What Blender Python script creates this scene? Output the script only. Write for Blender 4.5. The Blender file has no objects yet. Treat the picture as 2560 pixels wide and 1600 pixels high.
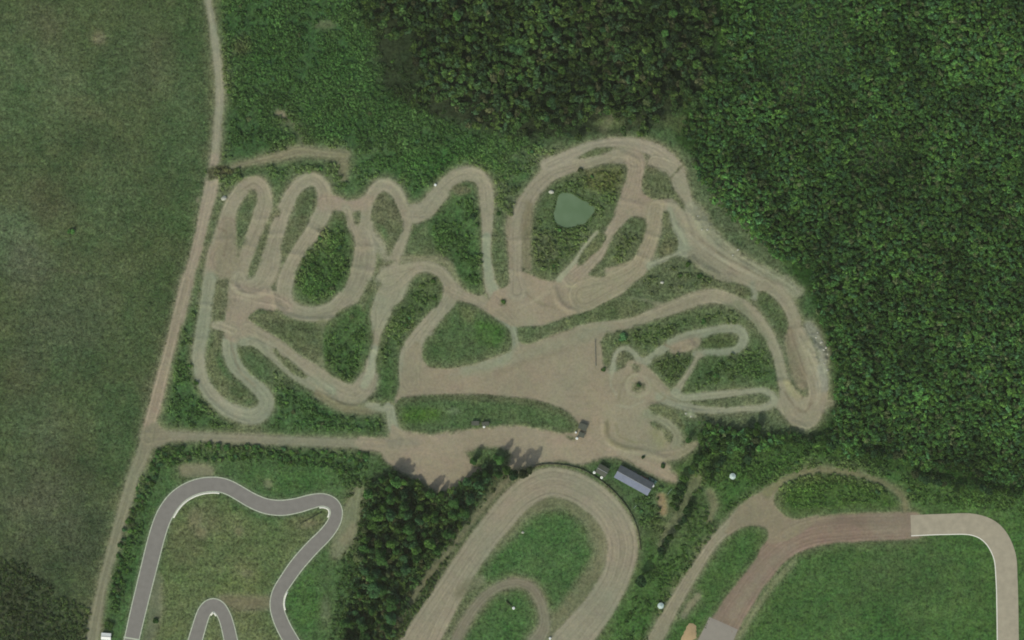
import bpy, bmesh, math, random
import numpy as np
from mathutils import Vector, Matrix
random.seed(7)
RNG = np.random.default_rng(11)
C = bpy.context.scene.collection
M = 0.2                                   # metres per photograph pixel

# ------------------------------------------------------------------ frames: survey sheets -> metres
FR = dict(F=(0, 0, 0.945), A1=(0, 0, 3.78), A2=(640, 0, 3.78), A3=(1280, 0, 3.78), A4=(1920, 0, 3.78),
          E5=(0, 400, 3.78), E6=(480, 400, 3.78), E7=(960, 400, 3.78), E8=(1440, 400, 3.78),
          G1=(320, 700, 3.78), G2=(900, 700, 3.78), G3=(1460, 700, 3.78), G4=(1920, 700, 3.78),
          G5=(160, 1100, 3.02375), G6=(900, 1060, 2.8), G7=(1600, 1100, 3.02375), G8=(1400, 1000, 4.84),
          S=(0, 0, 1.0))
def P(f, x, y):
    ox, oy, s = FR[f]
    return ((ox + x / s) - 1280) * M, (800 - (oy + y / s)) * M
def PTS(f, pts):
    return [P(f, p[0], p[1]) for p in pts]
def LEN(f, d):
    return d / FR[f][2] * M
GAIN = 1.0
def lin(c):
    return np.array([((v / 255) / 12.92 if v / 255 <= 0.04045 else ((v / 255 + 0.055) / 1.055) ** 2.4) for v in c])
def col(r, g, b):
    return lin((r, g, b)) * GAIN

# ------------------------------------------------------------------ terrain grid
X0, X1, Y0, Y1, ST = -300.0, 300.0, -200.0, 200.0, 0.5
NX = int((X1 - X0) / ST) + 1
NY = int((Y1 - Y0) / ST) + 1
gx = np.linspace(X0, X1, NX)
gy = np.linspace(Y0, Y1, NY)
GX, GY = np.meshgrid(gx, gy)              # [NY, NX]

def vnoise(cell, seed, shape=(NY, NX)):
    r = np.random.default_rng(seed)
    h = (Y1 - Y0) / cell; w = (X1 - X0) / cell
    a = r.random((int(h) + 3, int(w) + 3))
    fy = np.linspace(0, h, shape[0]); fx = np.linspace(0, w, shape[1])
    iy = fy.astype(int); ix = fx.astype(int)
    ty = fy - iy; tx = fx - ix
    ty = ty * ty * (3 - 2 * ty); tx = tx * tx * (3 - 2 * tx)
    a00 = a[np.ix_(iy, ix)]; a01 = a[np.ix_(iy, ix + 1)]; a10 = a[np.ix_(iy + 1, ix)]; a11 = a[np.ix_(iy + 1, ix + 1)]
    ty = ty[:, None]; tx = tx[None, :]
    return (a00 * (1 - tx) + a01 * tx) * (1 - ty) + (a10 * (1 - tx) + a11 * tx) * ty
def fbm(cell, seed, octs=4, gain=0.55):
    o = np.zeros((NY, NX)); a = 1.0; t = 0
    for k in range(octs):
        o += a * (vnoise(cell / 2 ** k, seed + k * 17) - 0.5); t += a; a *= gain
    return o / t * 2
N_big = fbm(60, 1); N_mid = fbm(14, 2, 4, .6); N_edge = fbm(5, 3, 3, .7); N_fine = fbm(2.6, 4, 2, .8)
N_hue = fbm(35, 5, 4, .6); N_hue2 = fbm(18, 6, 4, .65); N_st = fbm(9, 8, 4, .7)

SOIL = np.zeros((NY, NX)); ID = np.zeros((NY, NX), np.int8)
CV = np.zeros((NY, NX, 3)); CS = np.zeros((NY, NX, 3)); H = np.zeros((NY, NX))
CV[:] = col(66, 88, 56); CS[:] = col(136, 129, 108)

def catmull(pts, step=2.0):
    p = np.array(pts, float); n = len(p)
    if n < 3:
        k = max(2, int(np.hypot(*(p[1][:2] - p[0][:2])) / step) + 1)
        return np.array([p[0] + (p[1] - p[0]) * t for t in np.linspace(0, 1, k)])
    q = np.vstack([2 * p[0] - p[1], p, 2 * p[-1] - p[-2]]); out = []
    for i in range(1, n):
        a, b, c, d = q[i - 1], q[i], q[i + 1], q[i + 2]
        L = np.hypot(*(c[:2] - b[:2])); k = max(1, int(math.ceil(L / step)))
        for j in range(k):
            t = j / k
            out.append(0.5 * ((2 * b) + (-a + c) * t + (2 * a - 5 * b + 4 * c - d) * t * t + (-a + 3 * b - 3 * c + d) * t ** 3))
    out.append(p[-1])
    return np.array(out)

def stroke_sd(path, pad):
    """signed distance (outside positive) to a tapering ribbon; returns window and field"""
    w = path[:, 2] / 2
    x0 = path[:, 0].min() - w.max() - pad; x1 = path[:, 0].max() + w.max() + pad
    y0 = path[:, 1].min() - w.max() - pad; y1 = path[:, 1].max() + w.max() + pad
    i0 = max(0, int((x0 - X0) / ST)); i1 = min(NX, int((x1 - X0) / ST) + 2)
    j0 = max(0, int((y0 - Y0) / ST)); j1 = min(NY, int((y1 - Y0) / ST) + 2)
    if i1 <= i0 or j1 <= j0: return None
    F = np.full((j1 - j0, i1 - i0), 1e3)
    for k in range(len(path) - 1):
        a, b = path[k], path[k + 1]
        r = max(a[2], b[2]) / 2 + pad
        u0 = max(i0, int((min(a[0], b[0]) - r - X0) / ST)); u1 = min(i1, int((max(a[0], b[0]) + r - X0) / ST) + 2)
        v0 = max(j0, int((min(a[1], b[1]) - r - Y0) / ST)); v1 = min(j1, int((max(a[1], b[1]) + r - Y0) / ST) + 2)
        if u1 <= u0 or v1 <= v0: continue
        xx = gx[u0:u1][None, :]; yy = gy[v0:v1][:, None]
        dx, dy = b[0] - a[0], b[1] - a[1]; L2 = dx * dx + dy * dy + 1e-9
        t = np.clip(((xx - a[0]) * dx + (yy - a[1]) * dy) / L2, 0, 1)
        d = np.hypot(xx - a[0] - t * dx, yy - a[1] - t * dy) - (a[2] + t * (b[2] - a[2])) / 2
        s = F[v0 - j0:v1 - j0, u0 - i0:u1 - i0]
        np.minimum(s, d, out=s)
    return (slice(j0, j1), slice(i0, i1)), F

def poly_sd(pts, pad):
    p = np.array(pts, float)
    x0, y0 = p.min(0) - pad; x1, y1 = p.max(0) + pad
    i0 = max(0, int((x0 - X0) / ST)); i1 = min(NX, int((x1 - X0) / ST) + 2)
    j0 = max(0, int((y0 - Y0) / ST)); j1 = min(NY, int((y1 - Y0) / ST) + 2)
    if i1 <= i0 or j1 <= j0: return None
    xx = GX[j0:j1, i0:i1]; yy = GY[j0:j1, i0:i1]
    D = np.full(xx.shape, 1e6); inside = np.zeros(xx.shape, bool)
    for k in range(len(p)):
        a, b = p[k], p[(k + 1) % len(p)]
        dx, dy = b - a; L2 = dx * dx + dy * dy + 1e-9
        t = np.clip(((xx - a[0]) * dx + (yy - a[1]) * dy) / L2, 0, 1)
        D = np.minimum(D, (xx - a[0] - t * dx) ** 2 + (yy - a[1] - t * dy) ** 2)
        if dy != 0:
            inside ^= ((a[1] > yy) != (b[1] > yy)) & (xx < (b[0] - a[0]) * (yy - a[1]) / dy + a[0])
    D = np.sqrt(D)
    return (slice(j0, j1), slice(i0, i1)), np.where(inside, -D, D)

def sstep(x):
    x = np.clip(x, 0, 1); return x * x * (3 - 2 * x)
def apply(win, F, soft, mode, c, amt=1.0, rough=0.6, sid=None, dh=0.0):
    n = N_edge[win] * rough + N_fine[win] * rough * 0.5
    a = sstep(0.5 - (F + n) / (2 * soft)) * amt
    if mode == 'soil':
        CS[win] = CS[win] * (1 - np.minimum(1, a * 1.6)[..., None]) + np.asarray(c) * np.minimum(1, a * 1.6)[..., None]
        SOIL[win] = SOIL[win] + (1 - SOIL[win]) * a
        if sid: ID[win] = np.where(a > 0.5, sid, ID[win])
    elif mode == 'veg':
        CV[win] = CV[win] * (1 - a[..., None]) + np.asarray(c) * a[..., None]
        SOIL[win] = SOIL[win] * (1 - a)
        ID[win] = np.where(a > 0.5, 0, ID[win])
    elif mode == 'vc':
        CV[win] = CV[win] * (1 - a[..., None]) + np.asarray(c) * a[..., None]
    elif mode == 'sc':
        CS[win] = CS[win] * (1 - a[..., None]) + np.asarray(c) * a[..., None]
    if dh: H[win] += dh * a
SEQ = 0
def lanes(win, F, path, amt):
    """wheel lanes that run along the track, paler shoulders where soil is thrown up"""
    hw = np.percentile(path[:, 2], 60) / 2
    if hw < 1.1: return
    u = F + N_mid[win] * .8; ph = SEQ * 1.7
    v = .5 * np.sin(u * 2.9 + ph) + .5 * np.sin(u * 4.7 + ph * 2.3) + .35 * np.sin(u * 1.3 + ph * .7)
    v *= (.5 + 1.1 * (N_hue2[win] + .5))
    inn = sstep(-F / .6) * amt
    sh = np.exp(-((F + .9) / .6) ** 2)
    CS[win] *= (1 + (inn * (.085 * v + .09 * sh * (1 + N_mid[win])))[..., None])
    H[win] += inn * (.055 * v + .11 * sh)
def stroke(f, pts, mode='soil', c=None, soft=0.9, amt=1.0, rough=0.6, sid=1, dh=0.0, halo=True, w=None):
    q = [(*P(f, p[0], p[1]), LEN(f, p[2] if len(p) > 2 else w) + (.35 if mode == 'soil' and sid == 1 and halo else 0)) for p in pts]
    path = catmull(q)
    c = col(136, 130, 109) if c is None else c
    global SEQ
    SEQ += 1
    if mode == 'soil' and halo:            # worn, thin grass beside the track
        r = stroke_sd(path, 5)
        if r: apply(r[0], r[1] - 1.0, 2.0, 'soil', c, 0.36 * amt, 1.6, None)
    r = stroke_sd(path, soft * 2 + 2)
    if r: apply(r[0], r[1], soft, mode, c, amt, rough, sid if mode == 'soil' else None, dh)
    if r and mode == 'soil': lanes(r[0], r[1], path, amt)
def poly(f, pts, mode='soil', c=None, soft=0.9, amt=1.0, rough=0.7, sid=1, dh=0.0, smooth=True):
    q = PTS(f, pts)
    if smooth:
        n = len(q); r3 = [(*v, 0) for v in q]
        cc = catmull(r3[-2:] + r3 + r3[:2], 3.0)
        # keep one loop
        st = min(range(len(cc)), key=lambda i: (cc[i][0] - q[0][0]) ** 2 + (cc[i][1] - q[0][1]) ** 2 + (0 if i > 2 else 1e6))
        loop = [v[:2] for v in cc]
        a = min(range(len(loop)), key=lambda i: np.hypot(loop[i][0] - q[0][0], loop[i][1] - q[0][1]))
        b = max(range(len(loop)), key=lambda i: -np.hypot(loop[i][0] - q[-1][0], loop[i][1] - q[-1][1]) if i > a else -1e9)
        # closing span
        q0 = [tuple(v) for v in loop[a:b + 1]]
        q = q0
    r = poly_sd(q, soft * 2 + 2)
    c = (col(136, 130, 109) if mode in ('soil', 'sc') else col(74, 92, 62)) if c is None else c
    if r: apply(r[0], r[1], soft, mode, c, amt, rough, sid if mode == 'soil' else None, dh)
def blob(f, x, y, r, c, amt=0.8, mode='vc', ry=None, rot=0):
    cx, cy = P(f, x, y); r = LEN(f, r); ry = r if ry is None else LEN(f, ry)
    pad = max(r, ry) * 1.7
    i0 = max(0, int((cx - pad - X0) / ST)); i1 = min(NX, int((cx + pad - X0) / ST) + 2)
    j0 = max(0, int((cy - pad - Y0) / ST)); j1 = min(NY, int((cy + pad - Y0) / ST) + 2)
    if i1 <= i0 or j1 <= j0: return
    win = (slice(j0, j1), slice(i0, i1))
    xx = GX[win] - cx; yy = GY[win] - cy
    ca, sa = math.cos(rot), math.sin(rot)
    u = (xx * ca + yy * sa) / r; v = (-xx * sa + yy * ca) / ry
    d = np.sqrt(u * u + v * v) + N_mid[win] * 0.5 + N_edge[win] * 0.3
    a = (sstep(1.25 - d) * amt)
    T = CV if mode in ('vc', 'soil') else CS
    if mode == 'soil':
        CS[win] = CS[win] * (1 - np.minimum(1, a * 2)[..., None]) + c * np.minimum(1, a * 2)[..., None]
        SOIL[win] = np.maximum(SOIL[win], a)
    else:
        T[win] = T[win] * (1 - a[..., None]) + c * a[..., None]

# ================================================================== PAINT: vegetation regions
SO = dict(mode='vc', rough=3.0)
poly('F', [(-60, -60), (520, -60), (530, 200), (510, 380), (450, 640), (380, 930), (300, 1200), (210, 1560), (-60, 1560)], c=col(72, 85, 56), soft=4, **SO)
for bx_, by_, br_, bc_ in [(200, 330, 80, (62, 76, 50)), (330, 560, 110, (64, 80, 48)), (120, 470, 70, (80, 82, 60)), (260, 880, 90, (60, 76, 46)), (60, 900, 80, (72, 76, 54)), (380, 120, 60, (78, 80, 58)), (160, 1080, 80, (62, 70, 48)), (420, 520, 60, (66, 86, 52)), (250, 200, 60, (64, 84, 54))]:
    blob('F', bx_, by_, br_, col(*bc_), .65)
blob('F', 60, 200, 170, col(80, 95, 66), .75); blob('F', 20, 560, 90, col(86, 100, 76), .7)
blob('F', 110, 50, 60, col(88, 88, 68), .5); blob('F', 330, 150, 110, col(79, 86, 64), .6); blob('F', 230, 90, 20, col(118, 115, 90), .7)
blob('F', 60, 640, 70, col(80, 88, 70), .5); blob('F', 130, 800, 110, col(70, 82, 60), .6); blob('F', 90, 1000, 90, col(84, 96, 72), .5)
blob('F', 180, 1250, 130, col(66, 74, 56), .8); blob('F', 70, 1180, 120, col(82, 86, 68), .6); blob('F', 60, 1420, 160, col(60, 68, 50), .8)
blob('F', 300, 1000, 120, col(66, 86, 56), .6); blob('F', 440, 300, 90, col(66, 88, 57), .6, ry=250); blob('F', 270, 480, 120, col(70, 90, 60), .5)
blob('F', 180, 760, 160, col(74, 86, 63), .5)
poly('F', [(520, -60), (900, -60), (1000, 200), (1150, 300), (1300, 320), (1200, 360), (900, 350), (540, 375), (520, 200)], c=col(58, 84, 50), soft=4, **SO)
poly('F', [(860, -60), (1700, -60), (1690, 150), (1610, 270), (1400, 330), (1150, 310), (900, 200)], c=col(44, 54, 36), soft=4, **SO)
poly('F', [(1680, -60), (2500, -60), (2500, 1180), (2200, 1130), (1950, 1080), (1640, 1010), (1930, 1000), (1965, 900), (1940, 780), (1880, 650), (1700, 520), (1610, 350), (1600, 270), (1690, 150)], c=col(42, 66, 30), soft=3, **SO)
poly('F', [(480, 400), (900, 370), (1250, 350), (1180, 640), (900, 1000), (600, 1020), (370, 1020), (430, 700)], c=col(66, 92, 56), soft=4, **SO)
poly('F', [(1180, 380), (1620, 360), (1850, 640), (1930, 1000), (1640, 1010), (1250, 1000), (1190, 700)], c=col(78, 92, 66), soft=4, **SO)
blob('F', 1120, 400, 140, col(62, 94, 48), .8, ry=40); blob('F', 1000, 380, 150, col(60, 92, 50), .7, ry=45)
poly('F', [(300, 1040), (900, 1050), (880, 1250), (820, 1560), (200, 1560)], c=col(66, 90, 54), soft=4, **SO)
poly('F', [(400, 1190), (500, 1170), (640, 1230), (770, 1200), (780, 1240), (640, 1400), (650, 1560), (340, 1560)], c=col(88, 100, 66), soft=3, **SO)
blob('F', 480, 1230, 60, col(108, 104, 80), .7); blob('F', 440, 1290, 55, col(98, 98, 72), .7); blob('F', 580, 1360, 40, col(116, 112, 84), .6); blob('F', 720, 1230, 60, col(104, 104, 76), .7, ry=22)
blob('F', 560, 1400, 70, col(90, 102, 62), .6); blob('F', 720, 1430, 50, col(62, 94, 48), .8, ry=110); blob('F', 700, 1130, 120, col(72, 100, 56), .7, ry=30)
poly('F', [(870, 1130), (1260, 1080), (1200, 1200), (930, 1560), (800, 1560)], c=col(58, 72, 46), soft=4, **SO)
poly('F', [(1080, 1560), (1160, 1300), (1300, 1180), (1420, 1250), (1400, 1400), (1280, 1560)], c=col(66, 94, 54), soft=4, **SO)
poly('F', [(1460, 1560), (1520, 1300), (1560, 1200), (1640, 1060), (2200, 1130), (2500, 1180), (2500, 1560)], c=col(64, 92, 48), soft=4, **SO)
blob('F', 2050, 1400, 250, col(60, 88, 48), .6); blob('F', 2150, 1340, 130, col(72, 88, 56), .5); blob('F', 1600, 1230, 90, col(74, 92, 58), .6)
blob('F', 1880, 1060, 250, col(62, 88, 44), .6, ry=60); blob('F', 1550, 1250, 30, col(80, 90, 60), .6)
blob('F', 1920, 100, 130, col(66, 88, 58), .8, ry=150); blob('F', 1880, 220, 60, col(78, 82, 58), .7); blob('F', 2070, 370, 60, col(74, 86, 64), .7)
blob('F', 1640, 290, 80, col(86, 96, 64), .6, ry=25); blob('F', 1450, 290, 60, col(92, 104, 70), .7, ry=14)
blob('F', 570, 110, 30, col(92, 92, 70), .6)
# culvert & ditch lines
stroke('E5', [(0, 70), (180, 55), (350, 65), (560, 50)], 'vc', col(56, 72, 48), w=26, soft=1.4, amt=.6)
stroke('F', [(0, 660), (120, 668), (250, 650)], 'vc', col(56, 68, 46), w=5, soft=.8, amt=.5)
stroke('F', [(0, 628), (60, 632), (200, 645)], 'vc', col(92, 96, 74), w=4, soft=.8, amt=.4)

# ================================================================== PAINT: soil
PK = col(141, 130, 111); GR = col(133, 134, 112); NE = col(138, 131, 110); YE = col(143, 133, 106); PALE = col(150, 148, 126); BR = col(122, 114, 95)
# gravel road, id 2
stroke('A1', [(1950, -260, 55), (1965, 0, 55), (1990, 130, 60), (2020, 330, 68), (2045, 500, 72), (2065, 700, 75), (2072, 850, 78), (2070, 1000, 75), (2055, 1200, 74), (2040, 1400, 72), (2030, 1512, 72)], c=col(137, 134, 113), sid=2)
stroke('E5', [(2030, -20, 70), (2015, 60, 74), (2010, 130, 100), (1985, 300, 122), (1940, 480, 112), (1905, 640, 100), (1855, 850, 95), (1800, 1050, 95), (1750, 1250, 100), (1690, 1500, 98)], c=col(145, 134, 115), sid=2)
stroke('G1', [(555, 0, 92), (490, 250, 92), (430, 500, 92), (380, 700, 95), (320, 930, 108), (270, 1130, 112), (215, 1330, 110), (190, 1500, 120)], c=col(141, 130, 110), sid=2)
stroke('G5', [(640, -20, 110), (580, 150, 98), (530, 260, 88), (480, 430, 92), (430, 600, 84), (380, 780, 80), (330, 950, 74), (285, 1120, 72), (250, 1300, 84), (215, 1512, 96), (180, 1800, 96)], c=col(124, 121, 99), sid=2)
stroke('F', [(350, 1035, 34), (400, 1030, 24), (500, 1033, 20), (650, 1040, 22), (780, 1045, 22), (900, 1050, 24), (960, 1055, 40)], c=col(126, 122, 102), sid=2, soft=1.3)
poly('F', [(345, 1010), (370, 1000), (390, 1022), (400, 1042), (360, 1060), (330, 1060)], c=col(124, 120, 99), sid=2)
# west roundabout of hairpins
stroke('E6', [(400, 1240, 130), (440, 1120, 140), (500, 950, 120), (550, 800, 130), (610, 650, 140), (660, 500, 150), (690, 400, 140), (670, 290, 130), (600, 220, 130), (500, 260, 130), (420, 350, 130), (360, 460, 130), (320, 600, 130), (260, 760, 130), (210, 900, 120), (170, 1080, 105), (150, 1250, 105), (130, 1450, 110)], c=NE)
stroke('E6', [(340, 620, 150), (320, 800, 190), (290, 960, 240), (330, 1000, 200)], c=col(136, 125, 106), amt=.8)
stroke('G1', [(775, 0, 120), (760, 100, 115), (730, 300, 110), (700, 500, 120), (665, 700, 110), (690, 900, 115), (760, 1050, 118), (880, 1180, 125), (1030, 1260, 135), (1180, 1290, 140), (1280, 1230, 140), (1310, 1130, 135), (1240, 1030, 130), (1130, 920, 130), (1020, 820, 130), (970, 720, 130), (960, 600, 140), (980, 480, 170), (1030, 330, 200), (1080, 200, 200), (1050, 60, 150)], c=GR)
stroke('G1', [(690, 720, 90), (700, 900, 90), (800, 1080, 100), (1030, 1250, 110)], 'sc', c=col(146, 142, 120), amt=.7, soft=1.5)
poly('G1', [(960, 40), (1280, 60), (1420, 150), (1380, 290), (1230, 280), (1130, 350), (1200, 430), (1150, 560), (930, 560), (920, 350), (950, 180)], c=PK)
stroke('G1', [(830, 420, 80), (900, 440, 80), (1000, 480, 80)], c=NE)
poly('E6', [(320, 600), (400, 700), (430, 850), (470, 980), (450, 1150), (390, 1300), (350, 1440), (260, 1400), (260, 1150), (230, 1000), (250, 800)], c=col(131, 123, 102), soft=2.2, rough=2.0, amt=.85)
poly('E6', [(740, 640), (860, 680), (850, 850), (840, 1000), (800, 1150), (640, 1130), (640, 1000), (700, 850)], c=col(136, 130, 107), soft=2.2, rough=2.0, amt=.85)
# second hairpin
stroke('E6', [(450, 1100, 120), (480, 1190, 130), (560, 1200, 150), (650, 1160, 170), (720, 1020, 200), (760, 850, 170), (800, 700, 150), (840, 560, 130), (890, 430, 130), (950, 310, 120), (1040, 220, 120), (1150, 180, 120), (1230, 250, 120), (1260, 350, 130), (1240, 480, 160), (1160, 640, 145), (1060, 800, 140), (960, 950, 135), (900, 1100, 145), (870, 1250, 150), (900, 1370, 150), (1010, 1440, 140), (1180, 1455, 140), (1350, 1410, 170), (1480, 1290, 200), (1570, 1150, 200), (1620, 1000, 210), (1640, 850, 200), (1630, 700, 150), (1640, 600, 120), (1650, 480, 110), (1690, 350, 105), (1760, 250, 110), (1830, 235, 110), (1920, 290, 110), (1990, 420, 105), (2030, 560, 100), (2000, 700, 100), (1960, 830, 90), (1900, 950, 110), (1850, 1050, 150)], c=col(137, 131, 110))
stroke('E6', [(1250, 400, 130), (1350, 400, 120), (1470, 440, 100), (1580, 430, 100), (1660, 390, 100)], c=PK)
stroke('E6', [(1460, 460, 70), (1500, 600, 80), (1560, 740, 80), (1620, 800, 100)], c=NE)
stroke('E6', [(2020, 500, 100), (2120, 490, 150), (2200, 480, 150), (2290, 400, 140), (2360, 320, 120)], c=NE)
stroke('E6', [(400, 1240, 120), (600, 1290, 130), (780, 1330, 120), (900, 1390, 100)], c=PK)
stroke('E6', [(1690, 700, 90), (1790, 830, 90), (1830, 900, 80)], c=col(140, 134, 114), amt=.75, soft=2)
# the third hairpin and down to the south west bend
stroke('E7', [(300, 520, 150), (400, 460, 140), (470, 370, 140), (560, 260, 135), (660, 170, 125), (780, 130, 125), (880, 150, 125), (950, 240, 125), (970, 380, 125), (975, 550, 105), (970, 700, 85), (965, 850, 85), (980, 1000, 95), (1000, 1150, 105), (1050, 1270, 130), (1130, 1330, 150)], c=col(140, 134, 113))
stroke('E7', [(970, 720, 70), (965, 850, 78), (980, 1000, 85), (1000, 1150, 95), (1060, 1290, 100)], 'sc', c=col(138, 142, 118), soft=1)
stroke('G2', [(60, 980, 190), (110, 860, 100), (110, 740, 95), (130, 600, 105), (170, 430, 130), (210, 280, 200), (290, 120, 240), (330, 20, 240)], c=col(136, 134, 112))
stroke('E7', [(30, 1150, 240), (130, 1100, 200), (220, 1050, 150), (310, 1015, 110), (420, 1010, 100), (520, 1050, 105), (600, 1140, 115), (640, 1240, 130), (600, 1350, 130), (500, 1500, 125), (440, 1600, 120)], c=col(138, 133, 111))
stroke('E7', [(200, 940, 60), (350, 920, 50), (500, 915, 50), (620, 970, 50), (690, 1060, 50), (720, 1160, 50)], c=col(126, 122, 98), amt=.6, soft=1.5)
stroke('G2', [(840, 90, 125), (770, 230, 115), (690, 350, 110), (610, 450, 120), (530, 570, 150), (480, 700, 200), (470, 850, 200), (480, 980, 200)], c=col(139, 133, 112))
# middle strip to south east
stroke('G1', [(1130, 480, 170), (1300, 560, 130), (1450, 650, 115), (1600, 770, 115), (1760, 880, 150), (1900, 980, 190), (2030, 1060, 190), (2140, 1080, 190), (2230, 1010, 170), (2290, 880, 110), (2310, 700, 95), (2350, 520, 100)], c=NE)
stroke('G1', [(1080, 590, 60), (1190, 590, 70), (1330, 690, 75), (1480, 810, 80), (1620, 920, 90), (1780, 1000, 110), (1900, 1050, 110)], c=col(136, 136, 113))
stroke('G1', [(2340, 650, 70), (2310, 780, 80), (2270, 920, 80), (2230, 1000, 70)], 'sc', c=col(148, 148, 124), soft=1)
stroke('G1', [(1800, 1080, 70), (2000, 1190, 80), (2200, 1230, 70), (2330, 1220, 60), (2480, 1190, 50)], c=col(122, 115, 92), amt=.7, soft=1.6)
stroke('G2', [(80, 1180, 40), (200, 1200, 60), (280, 1220, 90), (300, 1320, 80), (330, 1420, 100), (420, 1500, 110)], c=GR)
# E1 area: triangle links
stroke('E7', [(650, 1230, 130), (780, 1290, 110), (900, 1330, 110), (1010, 1390, 110), (1130, 1460, 130), (1220, 1530, 100)], c=NE)
stroke('G2', [(1330, 370, 70), (1430, 440, 60), (1460, 540, 60), (1480, 640, 90)], c=GR)
poly('E7', [(1040, 1240), (1180, 1180), (1190, 1000), (1330, 1060), (1500, 1130), (1650, 1130), (1800, 1000), (1960, 1100), (2120, 1000), (2300, 960), (2419, 950), (2419, 1100), (2200, 1280), (2000, 1390), (1750, 1480), (1450, 1570), (1230, 1570), (1050, 1480), (960, 1380)], c=col(143, 131, 110))
# pond loop
stroke('E7', [(1260, 1240, 170), (1245, 1100, 130), (1245, 900, 120), (1245, 750, 135), (1265, 600, 145), (1315, 450, 145), (1390, 320, 140), (1490, 200, 135), (1620, 110, 130), (1780, 60, 125), (1900, 20, 110), (2030, -10, 100), (2180, -10, 100), (2290, 0, 110), (2370, 30, 130)], c=col(139, 131, 111))
stroke('E7', [(1190, 560, 50), (1170, 750, 40), (1200, 1000, 40)], c=col(134, 124, 104), amt=.6)
stroke('E7', [(1370, 420, 60), (1350, 600, 80), (1350, 800, 80), (1360, 1000, 80)], c=col(120, 112, 90), amt=.65, soft=1.4)
stroke('A3', [(330, 1560, 110), (480, 1500, 110), (620, 1430, 90), (780, 1370, 75), (950, 1345, 80), (1100, 1350, 95), (1250, 1380, 110), (1380, 1440, 120), (1480, 1520, 130), (1560, 1600, 130)], c=col(144, 136, 117))
stroke('A3', [(700, 1560, 90), (850, 1500, 90), (1000, 1450, 90), (1120, 1460, 120), (1200, 1540, 120)], c=NE)
stroke('E8', [(750, 20, 130), (880, 60, 130), (960, 150, 140), (1000, 270, 130), (1040, 370, 100), (1080, 470, 90)], c=col(139, 133, 112))
stroke('E8', [(550, -20, 150), (570, 80, 150), (550, 180, 160), (520, 300, 190), (480, 420, 200), (420, 520, 150), (370, 620, 110), (300, 740, 105), (210, 880, 110), (90, 1000, 130), (-50, 1120, 160)], c=col(143, 132, 112))
poly('E8', [(560, 250), (650, 320), (760, 380), (900, 370), (1010, 430), (1040, 520), (900, 500), (820, 480), (790, 560), (680, 640), (660, 560), (520, 540), (440, 600), (360, 560), (430, 400)], c=col(143, 131, 111))
stroke('E8', [(760, 450, 150), (735, 600, 145), (705, 740, 145), (650, 880, 160), (580, 1020, 180), (440, 1130, 220), (250, 1210, 260), (80, 1280, 300)], c=col(141, 132, 109))
stroke('E8', [(940, 420, 140), (1000, 530, 170), (1070, 660, 190), (1170, 790, 200), (1300, 900, 200), (1440, 1000, 190), (1570, 1080, 170), (1700, 1140, 150), (1830, 1200, 130), (1930, 1270, 115), (2000, 1360, 110), (2050, 1480, 110)], c=NE)
stroke('E8', [(890, 480, 60), (920, 620, 65), (990, 740, 80), (1020, 860, 90)], c=GR)
stroke('E8', [(1040, 870, 90), (930, 910, 50), (820, 950, 50), (700, 1000, 60)], c=GR)
stroke('E8', [(1080, 450, 110), (1180, 560, 120), (1260, 680, 110), (1380, 800, 100), (1500, 900, 90), (1640, 980, 80), (1800, 1080, 90), (1950, 1160, 90), (2080, 1250, 80)], c=col(138, 136, 113), amt=.85, soft=2.4, rough=2.6)
stroke('E8', [(1110, 900, 80), (1220, 1010, 80), (1380, 1110, 80), (1470, 1110, 80)], c=col(128, 123, 103), amt=.8, soft=1.2, rough=1.2)
stroke('E8', [(1690, 1180, 60), (1680, 1290, 60)], c=GR)
stroke('E8', [(540, 1290, 30), (650, 1310, 35), (780, 1350, 50)], c=col(122, 122, 98), amt=.8)
stroke('E7', [(2010, 680, 35), (1880, 830, 38), (1830, 920, 34), (1750, 1020, 38), (1650, 1130, 40)], c=col(146, 145, 120), halo=False)
# east side
stroke('G3', [(1700, 40, 130), (1790, 80, 120), (1860, 140, 110), (1930, 240, 105), (1980, 350, 105), (1995, 450, 120), (2040, 560, 170), (2090, 680, 180), (2130, 800, 170), (2190, 950, 170), (2210, 1100, 160), (2170, 1230, 170), (2110, 1320, 170), (2000, 1280, 170), (1940, 1170, 180), (1900, 1040, 140), (1870, 900, 95), (1840, 760, 92), (1790, 620, 92), (1720, 480, 98), (1630, 360, 100), (1530, 265, 105), (1400, 195, 120), (1250, 150, 125), (1100, 165, 125), (950, 215, 125), (800, 275, 118), (650, 335, 115), (500, 390, 120), (350, 430, 130), (150, 480, 170), (0, 510, 200)], c=col(140, 133, 111))
poly('G3', [(1860, 960), (1960, 1000), (2080, 1110), (2190, 1050), (2280, 950), (2290, 1120), (2220, 1290), (2140, 1390), (2030, 1350), (1880, 1270), (1800, 1180), (1850, 1100)], c=col(141, 134, 112))
stroke('G3', [(1910, 960, 60), (1960, 1020, 90), (2020, 1090, 90)], 'sc', c=col(148, 141, 110), soft=1.4)
stroke('G3', [(1930, 480, 60), (1960, 650, 100), (2010, 820, 120), (2060, 980, 100)], c=col(124, 114, 94), amt=.75, soft=1.5)
stroke('G3', [(2120, 430, 70), (2200, 560, 90), (2250, 700, 100), (2260, 850, 90), (2260, 1000, 70)], c=col(135, 134, 118), amt=.8, soft=1.6, rough=1.6)
stroke('G3', [(1450, 230, 60), (1520, 330, 60), (1620, 450, 60), (1700, 560, 50)], c=col(118, 122, 96), amt=.5, soft=2)
stroke('G3', [(2250, 1190, 80), (2330, 1160, 60)], c=NE, amt=.6)
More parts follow.
